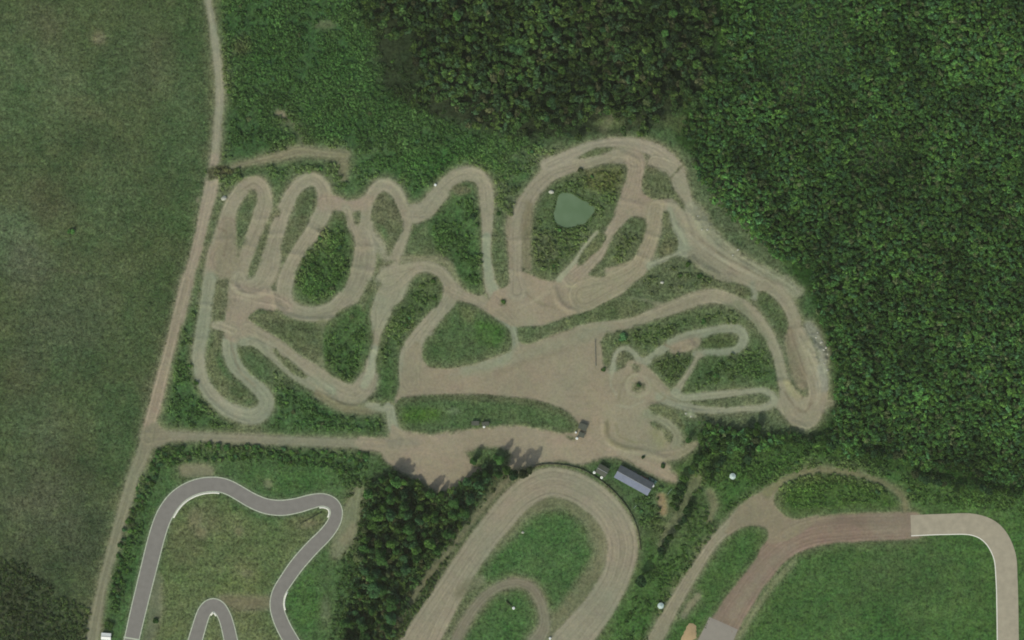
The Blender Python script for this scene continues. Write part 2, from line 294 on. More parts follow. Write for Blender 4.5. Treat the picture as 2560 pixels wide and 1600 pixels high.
# main yard and start straight
poly('G2', [(430, 700), (560, 590), (600, 750), (680, 820), (830, 835), (1050, 800), (1250, 735), (1420, 665), (1470, 600), (1600, 600), (1720, 555), (2000, 470), (2200, 425), (2419, 390), (2500, 500), (2280, 540), (2300, 700), (2310, 830), (2480, 900), (2650, 1000), (2750, 1250), (2800, 1400), (2700, 1600), (2200, 1620), (2050, 1500), (1900, 1440), (2060, 1390), (1950, 1300), (1500, 1200), (900, 1140), (500, 1150), (330, 1160), (380, 1000)], c=col(139, 129, 108), sid=3, soft=1.2)
stroke('G2', [(900, 900, 130), (1200, 820, 130), (1500, 740, 130), (1900, 600, 120), (2300, 460, 110)], 'sc', c=col(135, 131, 109), soft=3, amt=.8)
stroke('G2', [(1300, 880, 60), (1700, 740, 50), (2000, 640, 40)], 'sc', c=col(128, 118, 98), soft=2, amt=.7)
stroke('G2', [(1450, 600, 90), (1330, 760, 90), (1000, 850, 100)], 'sc', c=col(132, 136, 112), soft=2, amt=.8)
# lower yard
poly('G6', [(230, 10), (420, 70), (700, 50), (1000, 10), (1200, 20), (1400, 70), (1500, 110), (1600, 30), (1740, 20), (1780, 120), (1900, 180), (2050, 215), (2140, 260), (2230, 400), (2100, 380), (1950, 310), (1850, 250), (1760, 225), (1640, 262), (1560, 285), (1400, 262), (1250, 285), (1180, 300), (900, 330), (700, 420), (560, 480), (480, 420), (300, 340), (180, 270), (130, 200), (0, 175), (-20, 95), (200, 90)], c=col(146, 134, 113), sid=3, soft=1.4, rough=1.4)
stroke('G6', [(200, 130, 50), (400, 130, 50)], 'sc', c=col(124, 120, 103), soft=2, amt=.6)
# small practice loops
stroke('G3', [(540, 790, 80), (680, 700, 80), (800, 610, 85), (950, 540, 90), (1100, 505, 85), (1250, 475, 80), (1400, 455, 80), (1490, 490, 80), (1510, 570, 85), (1460, 650, 80), (1350, 680, 75), (1200, 685, 60), (1060, 700, 55)], c=GR)
stroke('G3', [(860, 660, 90), (960, 620, 100), (1060, 590, 90)], c=col(141, 129, 108), amt=.9)
stroke('G3', [(1090, 720, 55), (1000, 870, 58), (900, 1010, 65), (860, 1070, 70)], c=NE)
stroke('G3', [(270, 870, 50), (290, 730, 46), (350, 655, 44), (420, 645, 48), (480, 695, 50), (530, 780, 60)], c=GR)
poly('G3', [(250, 900), (340, 850), (420, 760), (560, 800), (650, 870), (740, 960), (830, 1060), (800, 1140), (620, 1190), (500, 1260), (640, 1290), (780, 1330), (860, 1420), (910, 1560), (880, 1680), (600, 1660), (300, 1600), (0, 1400), (0, 950)], c=col(140, 131, 109), sid=3)
stroke('G3', [(860, 1070, 70), (930, 1110, 70), (1050, 1110, 70), (1200, 1090, 72), (1380, 1075, 66), (1550, 1055, 50), (1690, 1045, 50), (1780, 1090, 55), (1790, 1150, 60), (1700, 1205, 60), (1450, 1215, 60), (1200, 1225, 70), (1000, 1205, 70), (850, 1165, 70), (720, 1110, 80)], c=col(140, 139, 116))
stroke('G8', [(1050, 160, 90), (1200, 210, 90), (1330, 300, 90), (1420, 420, 80), (1420, 540, 80), (1340, 640, 80), (1200, 670, 90)], c=col(130, 128, 104))
stroke('G8', [(1200, 680, 130), (1400, 660, 110), (1560, 580, 90), (1640, 530, 50)], c=col(136, 128, 106), amt=.85)
stroke('G8', [(1150, 400, 120), (1230, 520, 120)], 'sc', c=col(134, 132, 100), soft=3)
stroke('G8', [(560, 300, 60), (560, 420, 60), (640, 520, 60), (800, 590, 60)], 'sc', c=col(128, 122, 94), soft=2)
# pits of bright clay in front of the long building
stroke('G8', [(800, 660, 70), (1000, 760, 80), (1200, 860, 70), (1400, 970, 50)], c=col(146, 133, 112), sid=3)
# speedway oval, id 4
OV = [(340, 1700, 270), (430, 1512, 250), (640, 1150, 200), (800, 900, 185), (960, 690, 190), (1120, 510, 195), (1300, 410, 205), (1480, 430, 205), (1640, 520, 205), (1765, 650, 210), (1835, 800, 210), (1830, 950, 205), (1770, 1120, 200), (1660, 1300, 215), (1540, 1450, 240), (1400, 1620, 260), (1300, 1800, 260)]
stroke('G6', [(820, 950, 120), (1000, 740, 150), (1130, 600, 150), (1300, 520, 160), (1480, 530, 140), (1600, 620, 150), (1680, 740, 150), (1700, 900, 120), (1640, 1100, 160), (1530, 1280, 200), (1420, 1420, 220)], c=col(116, 112, 88), amt=.62, soft=4, rough=2.5, halo=False)
stroke('G6', OV, c=col(139, 132, 112), sid=4, soft=1.1, halo=False)
stroke('G6', [(900, 730, 60), (1060, 540, 60), (1280, 440, 60), (1480, 470, 60), (1640, 590, 60), (1740, 760, 60), (1730, 950, 60)], 'sc', c=col(146, 136, 116), soft=3, amt=.7)
stroke('G6', [(640, 1600, 70), (680, 1500, 70), (760, 1350, 66), (850, 1230, 64), (960, 1145, 60), (1080, 1110, 60), (1190, 1140, 62), (1260, 1240, 64), (1290, 1350, 70), (1285, 1440, 90), (1230, 1530, 110)], c=col(117, 112, 94), sid=4, soft=1.3)
stroke('G6', [(690, 1190, 40), (760, 1130, 60), (830, 1100, 60)], c=col(112, 108, 86), amt=.6, soft=3)
stroke('G6', [(100, 1650, 26), (250, 1400, 26), (450, 1100, 26), (650, 850, 24), (850, 600, 24), (1020, 400, 24), (1090, 340, 24)], c=col(116, 112, 88), amt=.75, soft=1.2, sid=2)
# rallycross circuit, id 5
stroke('G7', [(60, 1620, 130), (120, 1500, 110), (200, 1350, 100), (330, 1120, 88), (450, 930, 74), (560, 770, 74), (680, 650, 90), (790, 560, 140)], c=col(134, 127, 106), sid=5)
stroke('G7', [(440, 1760, 250), (560, 1540, 250), (640, 1380, 245), (740, 1210, 235), (840, 1060, 225), (960, 910, 215), (1090, 790, 215), (1260, 710, 215), (1450, 675, 215), (1700, 660, 215), (2010, 650, 208), (2060, 648, 205)], c=col(129, 112, 97), sid=5, soft=1.0, halo=False)
stroke('G7', [(1160, 930, 40), (1000, 1100, 40), (860, 1300, 40), (740, 1500, 40)], c=col(128, 128, 96), amt=.55, soft=1.6, halo=False)
poly('G7', [(650, 700), (720, 560), (800, 460), (920, 390), (1060, 320), (1010, 440), (1060, 540), (1180, 600), (1350, 570), (1300, 640), (1150, 740), (990, 780), (960, 740), (960, 680), (870, 650), (760, 665), (680, 720)], c=col(132, 121, 100), sid=5, soft=1.0)
stroke('G7', [(1120, 640, 60), (1350, 590, 60), (1650, 555, 60), (1950, 560, 60)], 'sc', c=col(132, 120, 100), soft=2)
stroke('G7', [(700, 1330, 80), (860, 1100, 60), (1000, 920, 60), (1150, 800, 60)], 'sc', c=col(134, 122, 104), soft=2, amt=.7)
stroke('G7', [(1500, 600, 70), (1750, 610, 100), (2000, 610, 120)], 'sc', c=col(116, 101, 88), soft=2, amt=.8)
stroke('G7', [(960, 400, 60), (1080, 310, 44), (1200, 255, 38), (1350, 232, 34), (1500, 238, 34), (1650, 262, 36), (1800, 310, 34), (1900, 360, 34), (1990, 440, 34), (2010, 520, 40)], c=col(116, 112, 84), amt=.75, soft=1.3, sid=2)
stroke('G7', [(440, 300, 50), (370, 400, 50), (310, 530, 40), (240, 650, 34), (160, 800, 30)], c=col(100, 104, 76), amt=.6, soft=1.8)
stroke('G7', [(530, 400, 50), (560, 500, 40), (520, 600, 30)], c=col(120, 114, 88), amt=.6, soft=1.5)
stroke('G7', [(160, 430, 50), (175, 540, 50)], c=col(146, 126, 96), amt=.8, soft=1.3)
stroke('G7', [(440, 1180, 36), (370, 1260, 36), (330, 1330, 36)], c=col(128, 120, 98), amt=.7)
stroke('F', [(2075, 1243, 54), (2160, 1242, 54)], 'sc', c=col(144, 138, 118), soft=3.5, rough=2.5, amt=.25)
# kart verge, runoff, id 6
poly('G5', [(865, 215), (920, 185), (1080, 190), (1135, 230), (1120, 270), (1000, 275), (890, 265)], c=col(120, 118, 94), sid=1, soft=1.4, amt=.9)
stroke('G5', [(2230, 380, 40), (2190, 480, 80), (2160, 600, 110), (2140, 700, 130), (2090, 790, 100), (2060, 860, 60)], c=col(116, 120, 94), amt=.85, soft=1.8)
stroke('G5', [(2190, 660, 70), (2120, 760, 80)], 'sc', c=col(128, 124, 100), soft=1.5)
stroke('G5', [(1200, 1210, 50), (1350, 1230, 80), (1540, 1230, 80)], c=col(110, 104, 82), amt=.7, soft=2)
stroke('G5', [(700, 1050, 60), (690, 1300, 80), (640, 1500, 60)], c=col(104, 106, 86), amt=.6, soft=2)
blob('G5', 1540, 330, 40, col(122, 122, 96), .6, 'soil'); blob('G5', 1040, 700, 60, col(122, 112, 86), .5, 'soil'); blob('G5', 1380, 1010, 60, col(124, 120, 92), .45, 'soil', ry=30)
blob('G5', 1000, 600, 60, col(118, 110, 84), .45, 'soil', ry=90); blob('G5', 1850, 640, 110, col(118, 112, 86), .5, 'soil', ry=30, rot=.3); blob('G5', 1320, 690, 45, col(120, 108, 80), .4, 'soil')
blob('G5', 1980, 1300, 40, col(100, 112, 84), .45, 'soil', ry=120)
# north path
stroke('A2', [(-330, 1620, 30), (-160, 1560, 45), (60, 1510, 60), (250, 1470, 75), (400, 1430, 85), (560, 1440, 75), (700, 1455, 70), (850, 1460, 55)], c=col(126, 121, 97), amt=.85, soft=1.6, sid=2)
stroke('E6', [(1420, -60, 60), (1430, 40, 70), (1440, 180, 44)], c=col(116, 112, 88), amt=.65, soft=1.8)
blob('A2', 235, 1090, 65, col(140, 132, 108), .8, 'soil', ry=50, rot=-.5); blob('A2', 650, 230, 110, col(96, 98, 74), .4, 'soil', ry=40)
stroke('A2', [(300, 1150, 60), (420, 1230, 60), (440, 1330, 60)], c=col(80, 82, 58), amt=.3, soft=2, halo=False)
stroke('A3', [(860, 1220, 20), (970, 1070, 20)], c=col(98, 102, 74), amt=.7, soft=1)
blob('A1', 940, 370, 70, col(112, 112, 88), .45, 'soil', ry=45, rot=.5)
blob('E5', 1870, 380, 26, col(126, 120, 96), .8, 'soil', ry=40)
blob('G1', 1700, 470, 52, col(146, 152, 130), .95, 'soil'); blob('G1', 1475, 440, 50, col(112, 116, 96), .6, 'soil', ry=28); blob('G1', 1830, 770, 40, col(130, 134, 108), .8, 'soil')
stroke('G1', [(1830, 400, 60), (1830, 500, 40), (1830, 640, 26), (1830, 780, 50)], c=col(108, 110, 84), amt=.6, soft=1.6)
blob('G3', 1000, 1275, 70, col(140, 144, 118), .8, 'soil', ry=30, rot=-.3); blob('G3', 1540, 960, 60, col(110, 118, 92), .6, 'soil', ry=18)
blob('G3', 1340, 260, 90, col(120, 124, 98), .6, 'soil', ry=55); blob('G3', 1330, 990, 90, col(104, 122, 98), .55, 'soil', ry=40)

# ================================================================== PAINT: green islands on top of the soil
G_ = col(80, 94, 66); GD = col(70, 84, 56); GB = col(64, 92, 50); OL = col(92, 98, 72)
def isl(f, pts, c=G_, soft=.9, amt=1, rough=.7): poly(f, pts, 'veg', c, soft, amt, rough)
isl('E6', [(520, 330), (560, 290), (610, 320), (600, 360), (560, 400), (540, 560), (510, 680), (470, 700), (440, 600), (470, 500), (520, 430)], G_, 1.1, .9)
isl('E6', [(480, 690), (500, 780), (450, 830), (410, 790), (430, 700)], OL, 1.6, .6)
isl('E6', [(520, 290), (580, 285), (615, 320), (560, 325)], col(90, 92, 70), 1, .7)
isl('E6', [(780, 450), (830, 470), (820, 530), (740, 590), (700, 800), (640, 980), (600, 1090), (560, 1070), (590, 900), (650, 720), (720, 570), (750, 500)], OL, 1.2, .85)
isl('E6', [(1060, 280), (1130, 310), (1120, 400), (1110, 480), (1070, 560), (1000, 520), (980, 430), (1010, 340)], GD, 1.1, .95)
isl('E6', [(1130, 370), (1190, 380), (1180, 450), (1140, 500), (1120, 440)], OL, 1, .7)
isl('E6', [(950, 540), (1090, 540), (1080, 620), (1000, 740), (920, 860), (870, 970), (840, 900), (850, 780), (890, 660)], col(88, 94, 68), 1.3, .85)
isl('E6', [(1400, 490), (1450, 520), (1470, 640), (1540, 780), (1500, 900), (1500, 1010), (1450, 1200), (1350, 1280), (1280, 1340), (1170, 1370), (1080, 1340), (1000, 1260), (970, 1160), (980, 1050), (1040, 920), (1110, 820), (1260, 740), (1270, 620), (1340, 530)], col(66, 90, 52), 1.2)
isl('E6', [(1180, 660), (1290, 620), (1270, 740), (1200, 720)], OL, 1.5, .6)
isl('E6', [(1540, 480), (1590, 480), (1590, 600), (1540, 610), (1530, 540)], OL, 1, .75)
isl('E6', [(1760, 330), (1830, 330), (1900, 400), (1970, 500), (1990, 620), (1960, 730), (1900, 800), (1860, 740), (1800, 620), (1700, 560), (1710, 420)], col(84, 92, 66), 1.1)
isl('E6', [(1840, 740), (1900, 790), (1890, 900), (1830, 900)], OL, 1.6, .6)
isl('E6', [(1760, 990), (1850, 950), (1920, 960), (1800, 1020), (1740, 1090), (1700, 1180)], col(104, 104, 80), 1.1, .7)
isl('E6', [(1660, 1150), (1780, 1160), (1740, 1240), (1650, 1330), (1640, 1420), (1560, 1500), (1530, 1420), (1600, 1280)], OL, 1.4, .8)
isl('G1', [(1960, 330), (2150, 230), (2240, 330), (2310, 450), (2300, 620), (2230, 800), (2150, 930), (2080, 980), (1980, 930), (1870, 860), (1840, 700), (1850, 500), (1880, 400)], col(66, 90, 52), 1.2)
isl('G1', [(1130, 370), (1280, 300), (1400, 310), (1520, 370), (1680, 400), (1810, 430), (1830, 560), (1830, 700), (1800, 770), (1680, 730), (1560, 640), (1420, 530), (1280, 450)], col(84, 92, 66), 1.2)
isl('G1', [(1490, 510), (1640, 560), (1700, 660), (1600, 650)], col(76, 82, 56), 1.5, .7)
isl('G1', [(1060, 680), (1130, 640), (1230, 660), (1300, 750), (1420, 850), (1500, 930), (1640, 1040), (1560, 1060), (1380, 1000), (1240, 950), (1130, 860), (1080, 780)], col(74, 92, 62), 1.1)
isl('G1', [(1365, 650), (1430, 690), (1560, 790), (1700, 910), (1640, 930), (1520, 850), (1420, 760)], col(86, 98, 64), .9, .9)
isl('G1', [(810, 490), (900, 500), (870, 620), (850, 760), (900, 880), (1000, 970), (1140, 1060), (1160, 1120), (1060, 1150), (930, 1110), (850, 1040), (770, 900), (740, 780), (780, 620)], col(94, 98, 72), 1.4, .88)
isl('G1', [(960, 990), (1080, 1020), (1140, 1080), (1050, 1110), (960, 1060)], GD, 1.5, .8)
isl('G1', [(830, 20), (950, 0), (940, 180), (900, 320), (820, 400), (790, 300), (810, 150)], OL, 1.5, .8)
isl('E7', [(740, 1350), (860, 1380), (930, 1440), (1060, 1520), (1140, 1610), (1160, 1700), (1100, 1790), (900, 1860), (500, 1960), (400, 1930), (360, 1850), (400, 1720), (520, 1550), (640, 1400)], col(72, 90, 58), 1.1)
isl('G2', [(880, 270), (980, 220), (1080, 240), (1150, 310), (1300, 380), (1400, 460), (1440, 580), (1420, 640), (1250, 720), (1050, 790), (830, 830), (700, 815), (620, 760), (600, 690), (650, 590), (750, 460), (820, 350)], col(72, 92, 58), .9)
isl('G2', [(1100, 380), (1300, 430), (1370, 560), (1250, 640), (1080, 560)], col(66, 96, 46), 2.5, .8)
isl('G2', [(900, 250), (1080, 260), (1060, 400), (980, 380)], col(92, 98, 66), 2, .6)
isl('G2', [(1490, 470), (1580, 440), (1700, 450), (1850, 430), (2050, 340), (2250, 260), (2419, 190), (2500, 160), (2500, 350), (2350, 375), (2150, 405), (1900, 465), (1740, 510), (1680, 570), (1570, 600), (1500, 560)], col(82, 92, 66), 1.0, .95)
isl('G2', [(420, 180), (520, 40), (640, -20), (720, -30), (770, 80), (750, 200), (650, 310), (560, 400), (470, 520), (390, 640), (360, 760), (340, 1000), (280, 1120), (200, 1190), (180, 1090), (240, 950), (160, 870), (150, 780), (180, 600), (250, 420), (330, 250)], col(70, 90, 56), 1.1)
isl('E7', [(330, 1100), (430, 1080), (520, 1130), (550, 1200), (530, 1300), (460, 1400), (400, 1340), (300, 1200)], col(78, 94, 60), 1.2)
isl('E7', [(640, 360), (740, 330), (830, 350), (880, 450), (910, 560), (915, 750), (925, 950), (940, 1150), (930, 1270), (840, 1270), (760, 1220), (700, 1120), (640, 960), (500, 890), (300, 900), (230, 830), (280, 680), (400, 600), (480, 520), (560, 400)], col(66, 92, 54), 1.1)
isl('E7', [(640, 250), (780, 240), (820, 300), (740, 330), (650, 320)], col(104, 98, 80), 1.2, .7)
isl('E7', [(230, 830), (380, 600), (440, 700), (500, 870), (640, 960), (720, 1120), (820, 1250), (740, 1180), (640, 1010), (480, 910), (300, 900)], col(90, 98, 72), 2.0, .6)
isl('E7', [(1030, 700), (1150, 720), (1170, 1000), (1180, 1160), (1100, 1180), (1050, 1080), (1020, 900)], col(76, 92, 62), 1.2, .95)
isl('E7', [(1110, 1310), (1160, 1330), (1150, 1380), (1100, 1370)], GD, .8, .8)
isl('E7', [(1560, 260), (1700, 160), (1900, 90), (2100, 40), (2260, 40), (2300, 90), (2260, 280), (2200, 440), (2130, 600), (1960, 700), (1850, 850), (1700, 1000), (1600, 1100), (1480, 1110), (1400, 1040), (1390, 850), (1400, 680), (1450, 480)], col(76, 92, 60), 1.1)
isl('E7', [(1420, 700), (1560, 700), (1640, 850), (1600, 1000), (1450, 1000), (1400, 850)], col(86, 92, 68), 2.5, .7)
isl('E7', [(1900, 90), (2250, 60), (2200, 300), (1900, 250)], col(82, 86, 50), 2.5, .6)
isl('E7', [(2040, 680), (2100, 720), (2050, 820), (1930, 940), (1850, 990), (1830, 1010), (1860, 900), (1950, 790)], col(84, 92, 60), .8)
isl('E8', [(520, 540), (640, 570), (670, 620), (650, 720), (590, 860), (500, 950), (400, 1000), (320, 1020), (250, 1000), (280, 880), (330, 760), (400, 660)], col(84, 94, 66), 1.1, .95)
isl('E8', [(240, 990), (280, 1040), (270, 1090), (200, 1110), (140, 1090), (170, 1030)], OL, 1, .8)
isl('E8', [(820, 490), (880, 490), (890, 590), (930, 700), (965, 780), (950, 850), (860, 900), (770, 905), (800, 790), (850, 680), (820, 580)], col(88, 92, 64), .9, .95)
isl('E8', [(650, 130), (660, 60), (760, 70), (860, 180), (920, 280), (1000, 380), (1030, 480), (940, 390), (840, 350), (740, 370), (640, 310), (620, 200)], col(88, 96, 68), 1.1)
isl('E8', [(740, 1000), (850, 950), (960, 920), (1040, 950), (1120, 1030), (1230, 1100), (1370, 1150), (1500, 1170), (1640, 1230), (1650, 1300), (1500, 1270), (1350, 1220), (1230, 1210), (1050, 1250), (900, 1320), (780, 1340), (600, 1310), (440, 1300), (480, 1220), (620, 1110)], col(84, 94, 68), 1.1, .95)
isl('E8', [(1400, 1180), (1540, 1190), (1650, 1240), (1640, 1300), (1500, 1270)], col(82, 86, 62), .9, .9)
isl('G3', [(1650, 120), (1750, 140), (1830, 220), (1910, 330), (1930, 420), (1890, 530), (1830, 440), (1760, 330), (1650, 220)], col(74, 88, 58), .9)
isl('G3', [(0, 330), (180, 230), (330, 180), (520, 190), (640, 240), (560, 310), (420, 360), (200, 380), (0, 400), (-200, 430), (-180, 370)], col(86, 94, 66), 1, .95)
isl('G3', [(170, 540), (340, 480), (600, 400), (850, 330), (1050, 280), (1250, 250), (1400, 260), (1520, 340), (1640, 470), (1720, 590), (1780, 730), (1810, 880), (1840, 1020), (1850, 1110), (1790, 1040), (1700, 1010), (1500, 1020), (1250, 1040), (1050, 1060), (940, 1080), (920, 1040), (1000, 900), (1110, 730), (1250, 720), (1420, 700), (1540, 620), (1560, 500), (1480, 420), (1350, 410), (1100, 460), (950, 490), (840, 540), (700, 640), (560, 730), (500, 680), (420, 620), (330, 630), (270, 700), (240, 800), (180, 760)], col(78, 94, 62), 1.0, .92)
isl('G3', [(320, 700), (390, 670), (430, 720), (420, 760), (360, 830), (310, 820)], OL, .9, .85)
isl('G3', [(640, 760), (760, 690), (860, 700), (1000, 700), (1040, 740), (960, 870), (870, 990), (800, 980), (740, 900), (660, 850)], col(76, 88, 58), 1.1, .9)
isl('G3', [(1130, 560), (1250, 510), (1380, 510), (1450, 560), (1420, 620), (1300, 645), (1150, 640), (1090, 610)], col(84, 88, 58), 1.0, .95)
isl('G3', [(450, 1000), (520, 950), (580, 1000), (540, 1060), (460, 1040)], col(96, 98, 74), 1, .8)
isl('G3', [(450, 800), (530, 800), (540, 850), (470, 870)], OL, 1, .7)
isl('G3', [(1000, 1140), (1250, 1130), (1450, 1095), (1620, 1085), (1720, 1110), (1680, 1170), (1450, 1190), (1200, 1200), (1040, 1180)], col(88, 100, 74), .8, .95)
isl('G3', [(610, 1200), (700, 1180), (830, 1220), (900, 1290), (960, 1400), (900, 1400), (800, 1310), (640, 1260)], col(94, 98, 70), 1.2, .85)
isl('G8', [(1080, 270), (1200, 280), (1310, 360), (1370, 460), (1330, 520), (1270, 470), (1220, 380), (1130, 340)], col(96, 100, 72), 1, .85)
isl('G2', [(340, 1180), (380, 1125), (500, 1100), (700, 1088), (900, 1078), (1150, 1080), (1400, 1100), (1600, 1125), (1800, 1175), (1950, 1240), (2040, 1320), (2070, 1400), (2000, 1440), (1900, 1440), (1700, 1400), (1500, 1370), (1300, 1325), (1150, 1350), (1000, 1350), (800, 1372), (600, 1392), (430, 1370), (370, 1320), (332, 1240)], col(74, 92, 60), .8)
stroke('G2', [(400, 1150, 50), (700, 1115, 50), (1100, 1110, 60), (1600, 1160, 60), (1900, 1250, 60), (2020, 1350, 50)], 'vc', c=col(74, 84, 58), soft=1.5)
stroke('G2', [(440, 1280, 110), (700, 1270, 110)], 'vc', c=col(72, 98, 46), soft=3)
blob('G2', 890, 1240, 70, col(92, 106, 80), .8, ry=40)
isl('G6', [(740, 200), (850, 165), (1000, 165), (1060, 220), (1000, 330), (800, 300)], col(74, 92, 58), 1.5)
isl('G7', [(640, 760), (760, 680), (870, 655), (950, 680), (965, 740), (900, 850), (800, 1000), (640, 1200), (520, 1400), (440, 1480), (400, 1420), (470, 1200), (500, 1050), (570, 880)], col(66, 92, 50), .9)
isl('G7', [(1060, 400), (1150, 310), (1300, 265), (1500, 270), (1700, 310), (1880, 390), (1960, 480), (1900, 530), (1650, 520), (1400, 540), (1180, 590), (1080, 540), (1030, 460)], col(64, 88, 44), 1.0)
isl('A3', [(620, 1500), (700, 1440), (820, 1395), (950, 1395), (930, 1430), (800, 1475), (700, 1500)], col(88, 94, 66), .9)
isl('E5', [(1950, 90), (2040, 50), (2170, 60), (2200, 120), (2110, 150), (1960, 190)], col(62, 62, 44), 1.2, 1.0)
stroke('E8', [(880, 180, 26), (960, 100, 24), (1020, 40, 24)], 'veg', c=col(82, 84, 62), soft=.7, amt=.8)
blob('E6', 1780, 760, 90, col(150, 148, 126), .6, 'sc', ry=130)
blob('G2', 1120, 620, 170, col(70, 84, 56), .3)

from_m = lambda a, k: np.pad(a, k, mode='edge')
def blur(a, k):
    for _ in range(2):
        c = np.cumsum(np.pad(a, ((k + 1, k), (0, 0)), mode='edge'), 0); a = (c[2 * k + 1:] - c[:-2 * k - 1]) / (2 * k + 1)
        c = np.cumsum(np.pad(a, ((0, 0), (k + 1, k)), mode='edge'), 1); a = (c[:, 2 * k + 1:] - c[:, :-2 * k - 1]) / (2 * k + 1)
    return a
WORN = blur(SOIL, 6)
kk = (np.clip(WORN * 1.35 + N_mid * .25 * (WORN > .02), 0, .62))[..., None]
CV = CV * (1 - kk) + col(98, 101, 76) * kk
# practice area: criss-crossing ruts and little mounds
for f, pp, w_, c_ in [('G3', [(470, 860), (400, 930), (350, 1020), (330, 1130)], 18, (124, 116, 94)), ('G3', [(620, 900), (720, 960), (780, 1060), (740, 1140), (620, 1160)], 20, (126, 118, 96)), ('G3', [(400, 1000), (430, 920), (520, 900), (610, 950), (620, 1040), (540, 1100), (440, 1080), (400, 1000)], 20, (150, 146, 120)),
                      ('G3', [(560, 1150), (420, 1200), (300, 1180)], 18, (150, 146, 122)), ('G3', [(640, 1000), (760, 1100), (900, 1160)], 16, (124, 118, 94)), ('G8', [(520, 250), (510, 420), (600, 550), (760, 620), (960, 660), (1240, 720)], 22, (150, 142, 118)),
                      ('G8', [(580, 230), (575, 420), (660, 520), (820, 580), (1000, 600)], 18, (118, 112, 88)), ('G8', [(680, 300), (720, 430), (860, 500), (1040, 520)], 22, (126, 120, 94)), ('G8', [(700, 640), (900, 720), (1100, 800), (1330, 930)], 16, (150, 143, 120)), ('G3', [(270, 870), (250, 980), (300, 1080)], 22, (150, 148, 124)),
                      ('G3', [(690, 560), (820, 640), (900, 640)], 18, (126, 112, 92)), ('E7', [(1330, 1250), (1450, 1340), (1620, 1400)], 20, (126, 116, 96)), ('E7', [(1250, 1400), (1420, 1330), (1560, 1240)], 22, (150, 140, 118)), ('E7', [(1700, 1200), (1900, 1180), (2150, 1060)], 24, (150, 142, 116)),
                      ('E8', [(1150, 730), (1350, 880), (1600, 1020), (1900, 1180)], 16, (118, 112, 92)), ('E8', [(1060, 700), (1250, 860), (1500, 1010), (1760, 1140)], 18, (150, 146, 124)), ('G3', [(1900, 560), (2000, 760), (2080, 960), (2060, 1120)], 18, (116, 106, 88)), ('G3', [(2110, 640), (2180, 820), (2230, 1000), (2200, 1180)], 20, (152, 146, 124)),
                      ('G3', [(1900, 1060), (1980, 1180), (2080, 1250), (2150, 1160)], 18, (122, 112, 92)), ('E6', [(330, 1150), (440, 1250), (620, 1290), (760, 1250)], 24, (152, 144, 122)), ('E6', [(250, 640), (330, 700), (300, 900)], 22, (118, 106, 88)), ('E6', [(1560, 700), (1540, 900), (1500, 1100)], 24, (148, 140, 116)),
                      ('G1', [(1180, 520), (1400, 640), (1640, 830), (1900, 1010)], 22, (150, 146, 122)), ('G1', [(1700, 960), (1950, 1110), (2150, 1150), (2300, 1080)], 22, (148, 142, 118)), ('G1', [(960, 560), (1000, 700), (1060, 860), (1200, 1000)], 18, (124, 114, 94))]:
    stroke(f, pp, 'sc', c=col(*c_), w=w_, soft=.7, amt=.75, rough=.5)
# global tonal variety of soil and vegetation
hm = N_hue[..., None]; h2 = N_hue2[..., None]
CS *= np.array([.88, .93, .87])
CV *= np.array([.92, .97, .84])
CS *= (1 + h2 * np.array([.10, .02, .03]) + hm * np.array([.08, .03, .04]) + N_mid[..., None] * .09 + N_st[..., None] * .05)
CV *= (1 + h2 * np.array([.30, .12, .24]) + hm * np.array([.14, .03, .14]) + N_mid[..., None] * np.array([.16, .10, .16]) + N_st[..., None] * .20 + N_edge[..., None] * np.array([.14, .10, .12]))
SOIL += (N_fine * .10 + N_edge * .10) * np.clip(SOIL * 4, 0, 1) * (SOIL < .97)
SOIL = np.clip(SOIL, 0, 1)

sb = blur(SOIL, 3)
veg = 1 - sb
H += 0.10 * N_big + .25 * N_hue
H += veg * (N_mid * .22 + N_edge * .22 + N_fine * .22) + (1 - veg) * (N_mid * .14 + N_edge * .08)
H -= 0.30 * sstep(sb * 1.4)
def ridge(f, pts, h, w=None, sig=1.0):
    q = [(*P(f, p[0], p[1]), 0.01) for p in pts]
    r = stroke_sd(catmull(q), sig * 4)
    if r: H[r[0]] += h * np.exp(-(np.maximum(r[1], 0) / sig) ** 2)
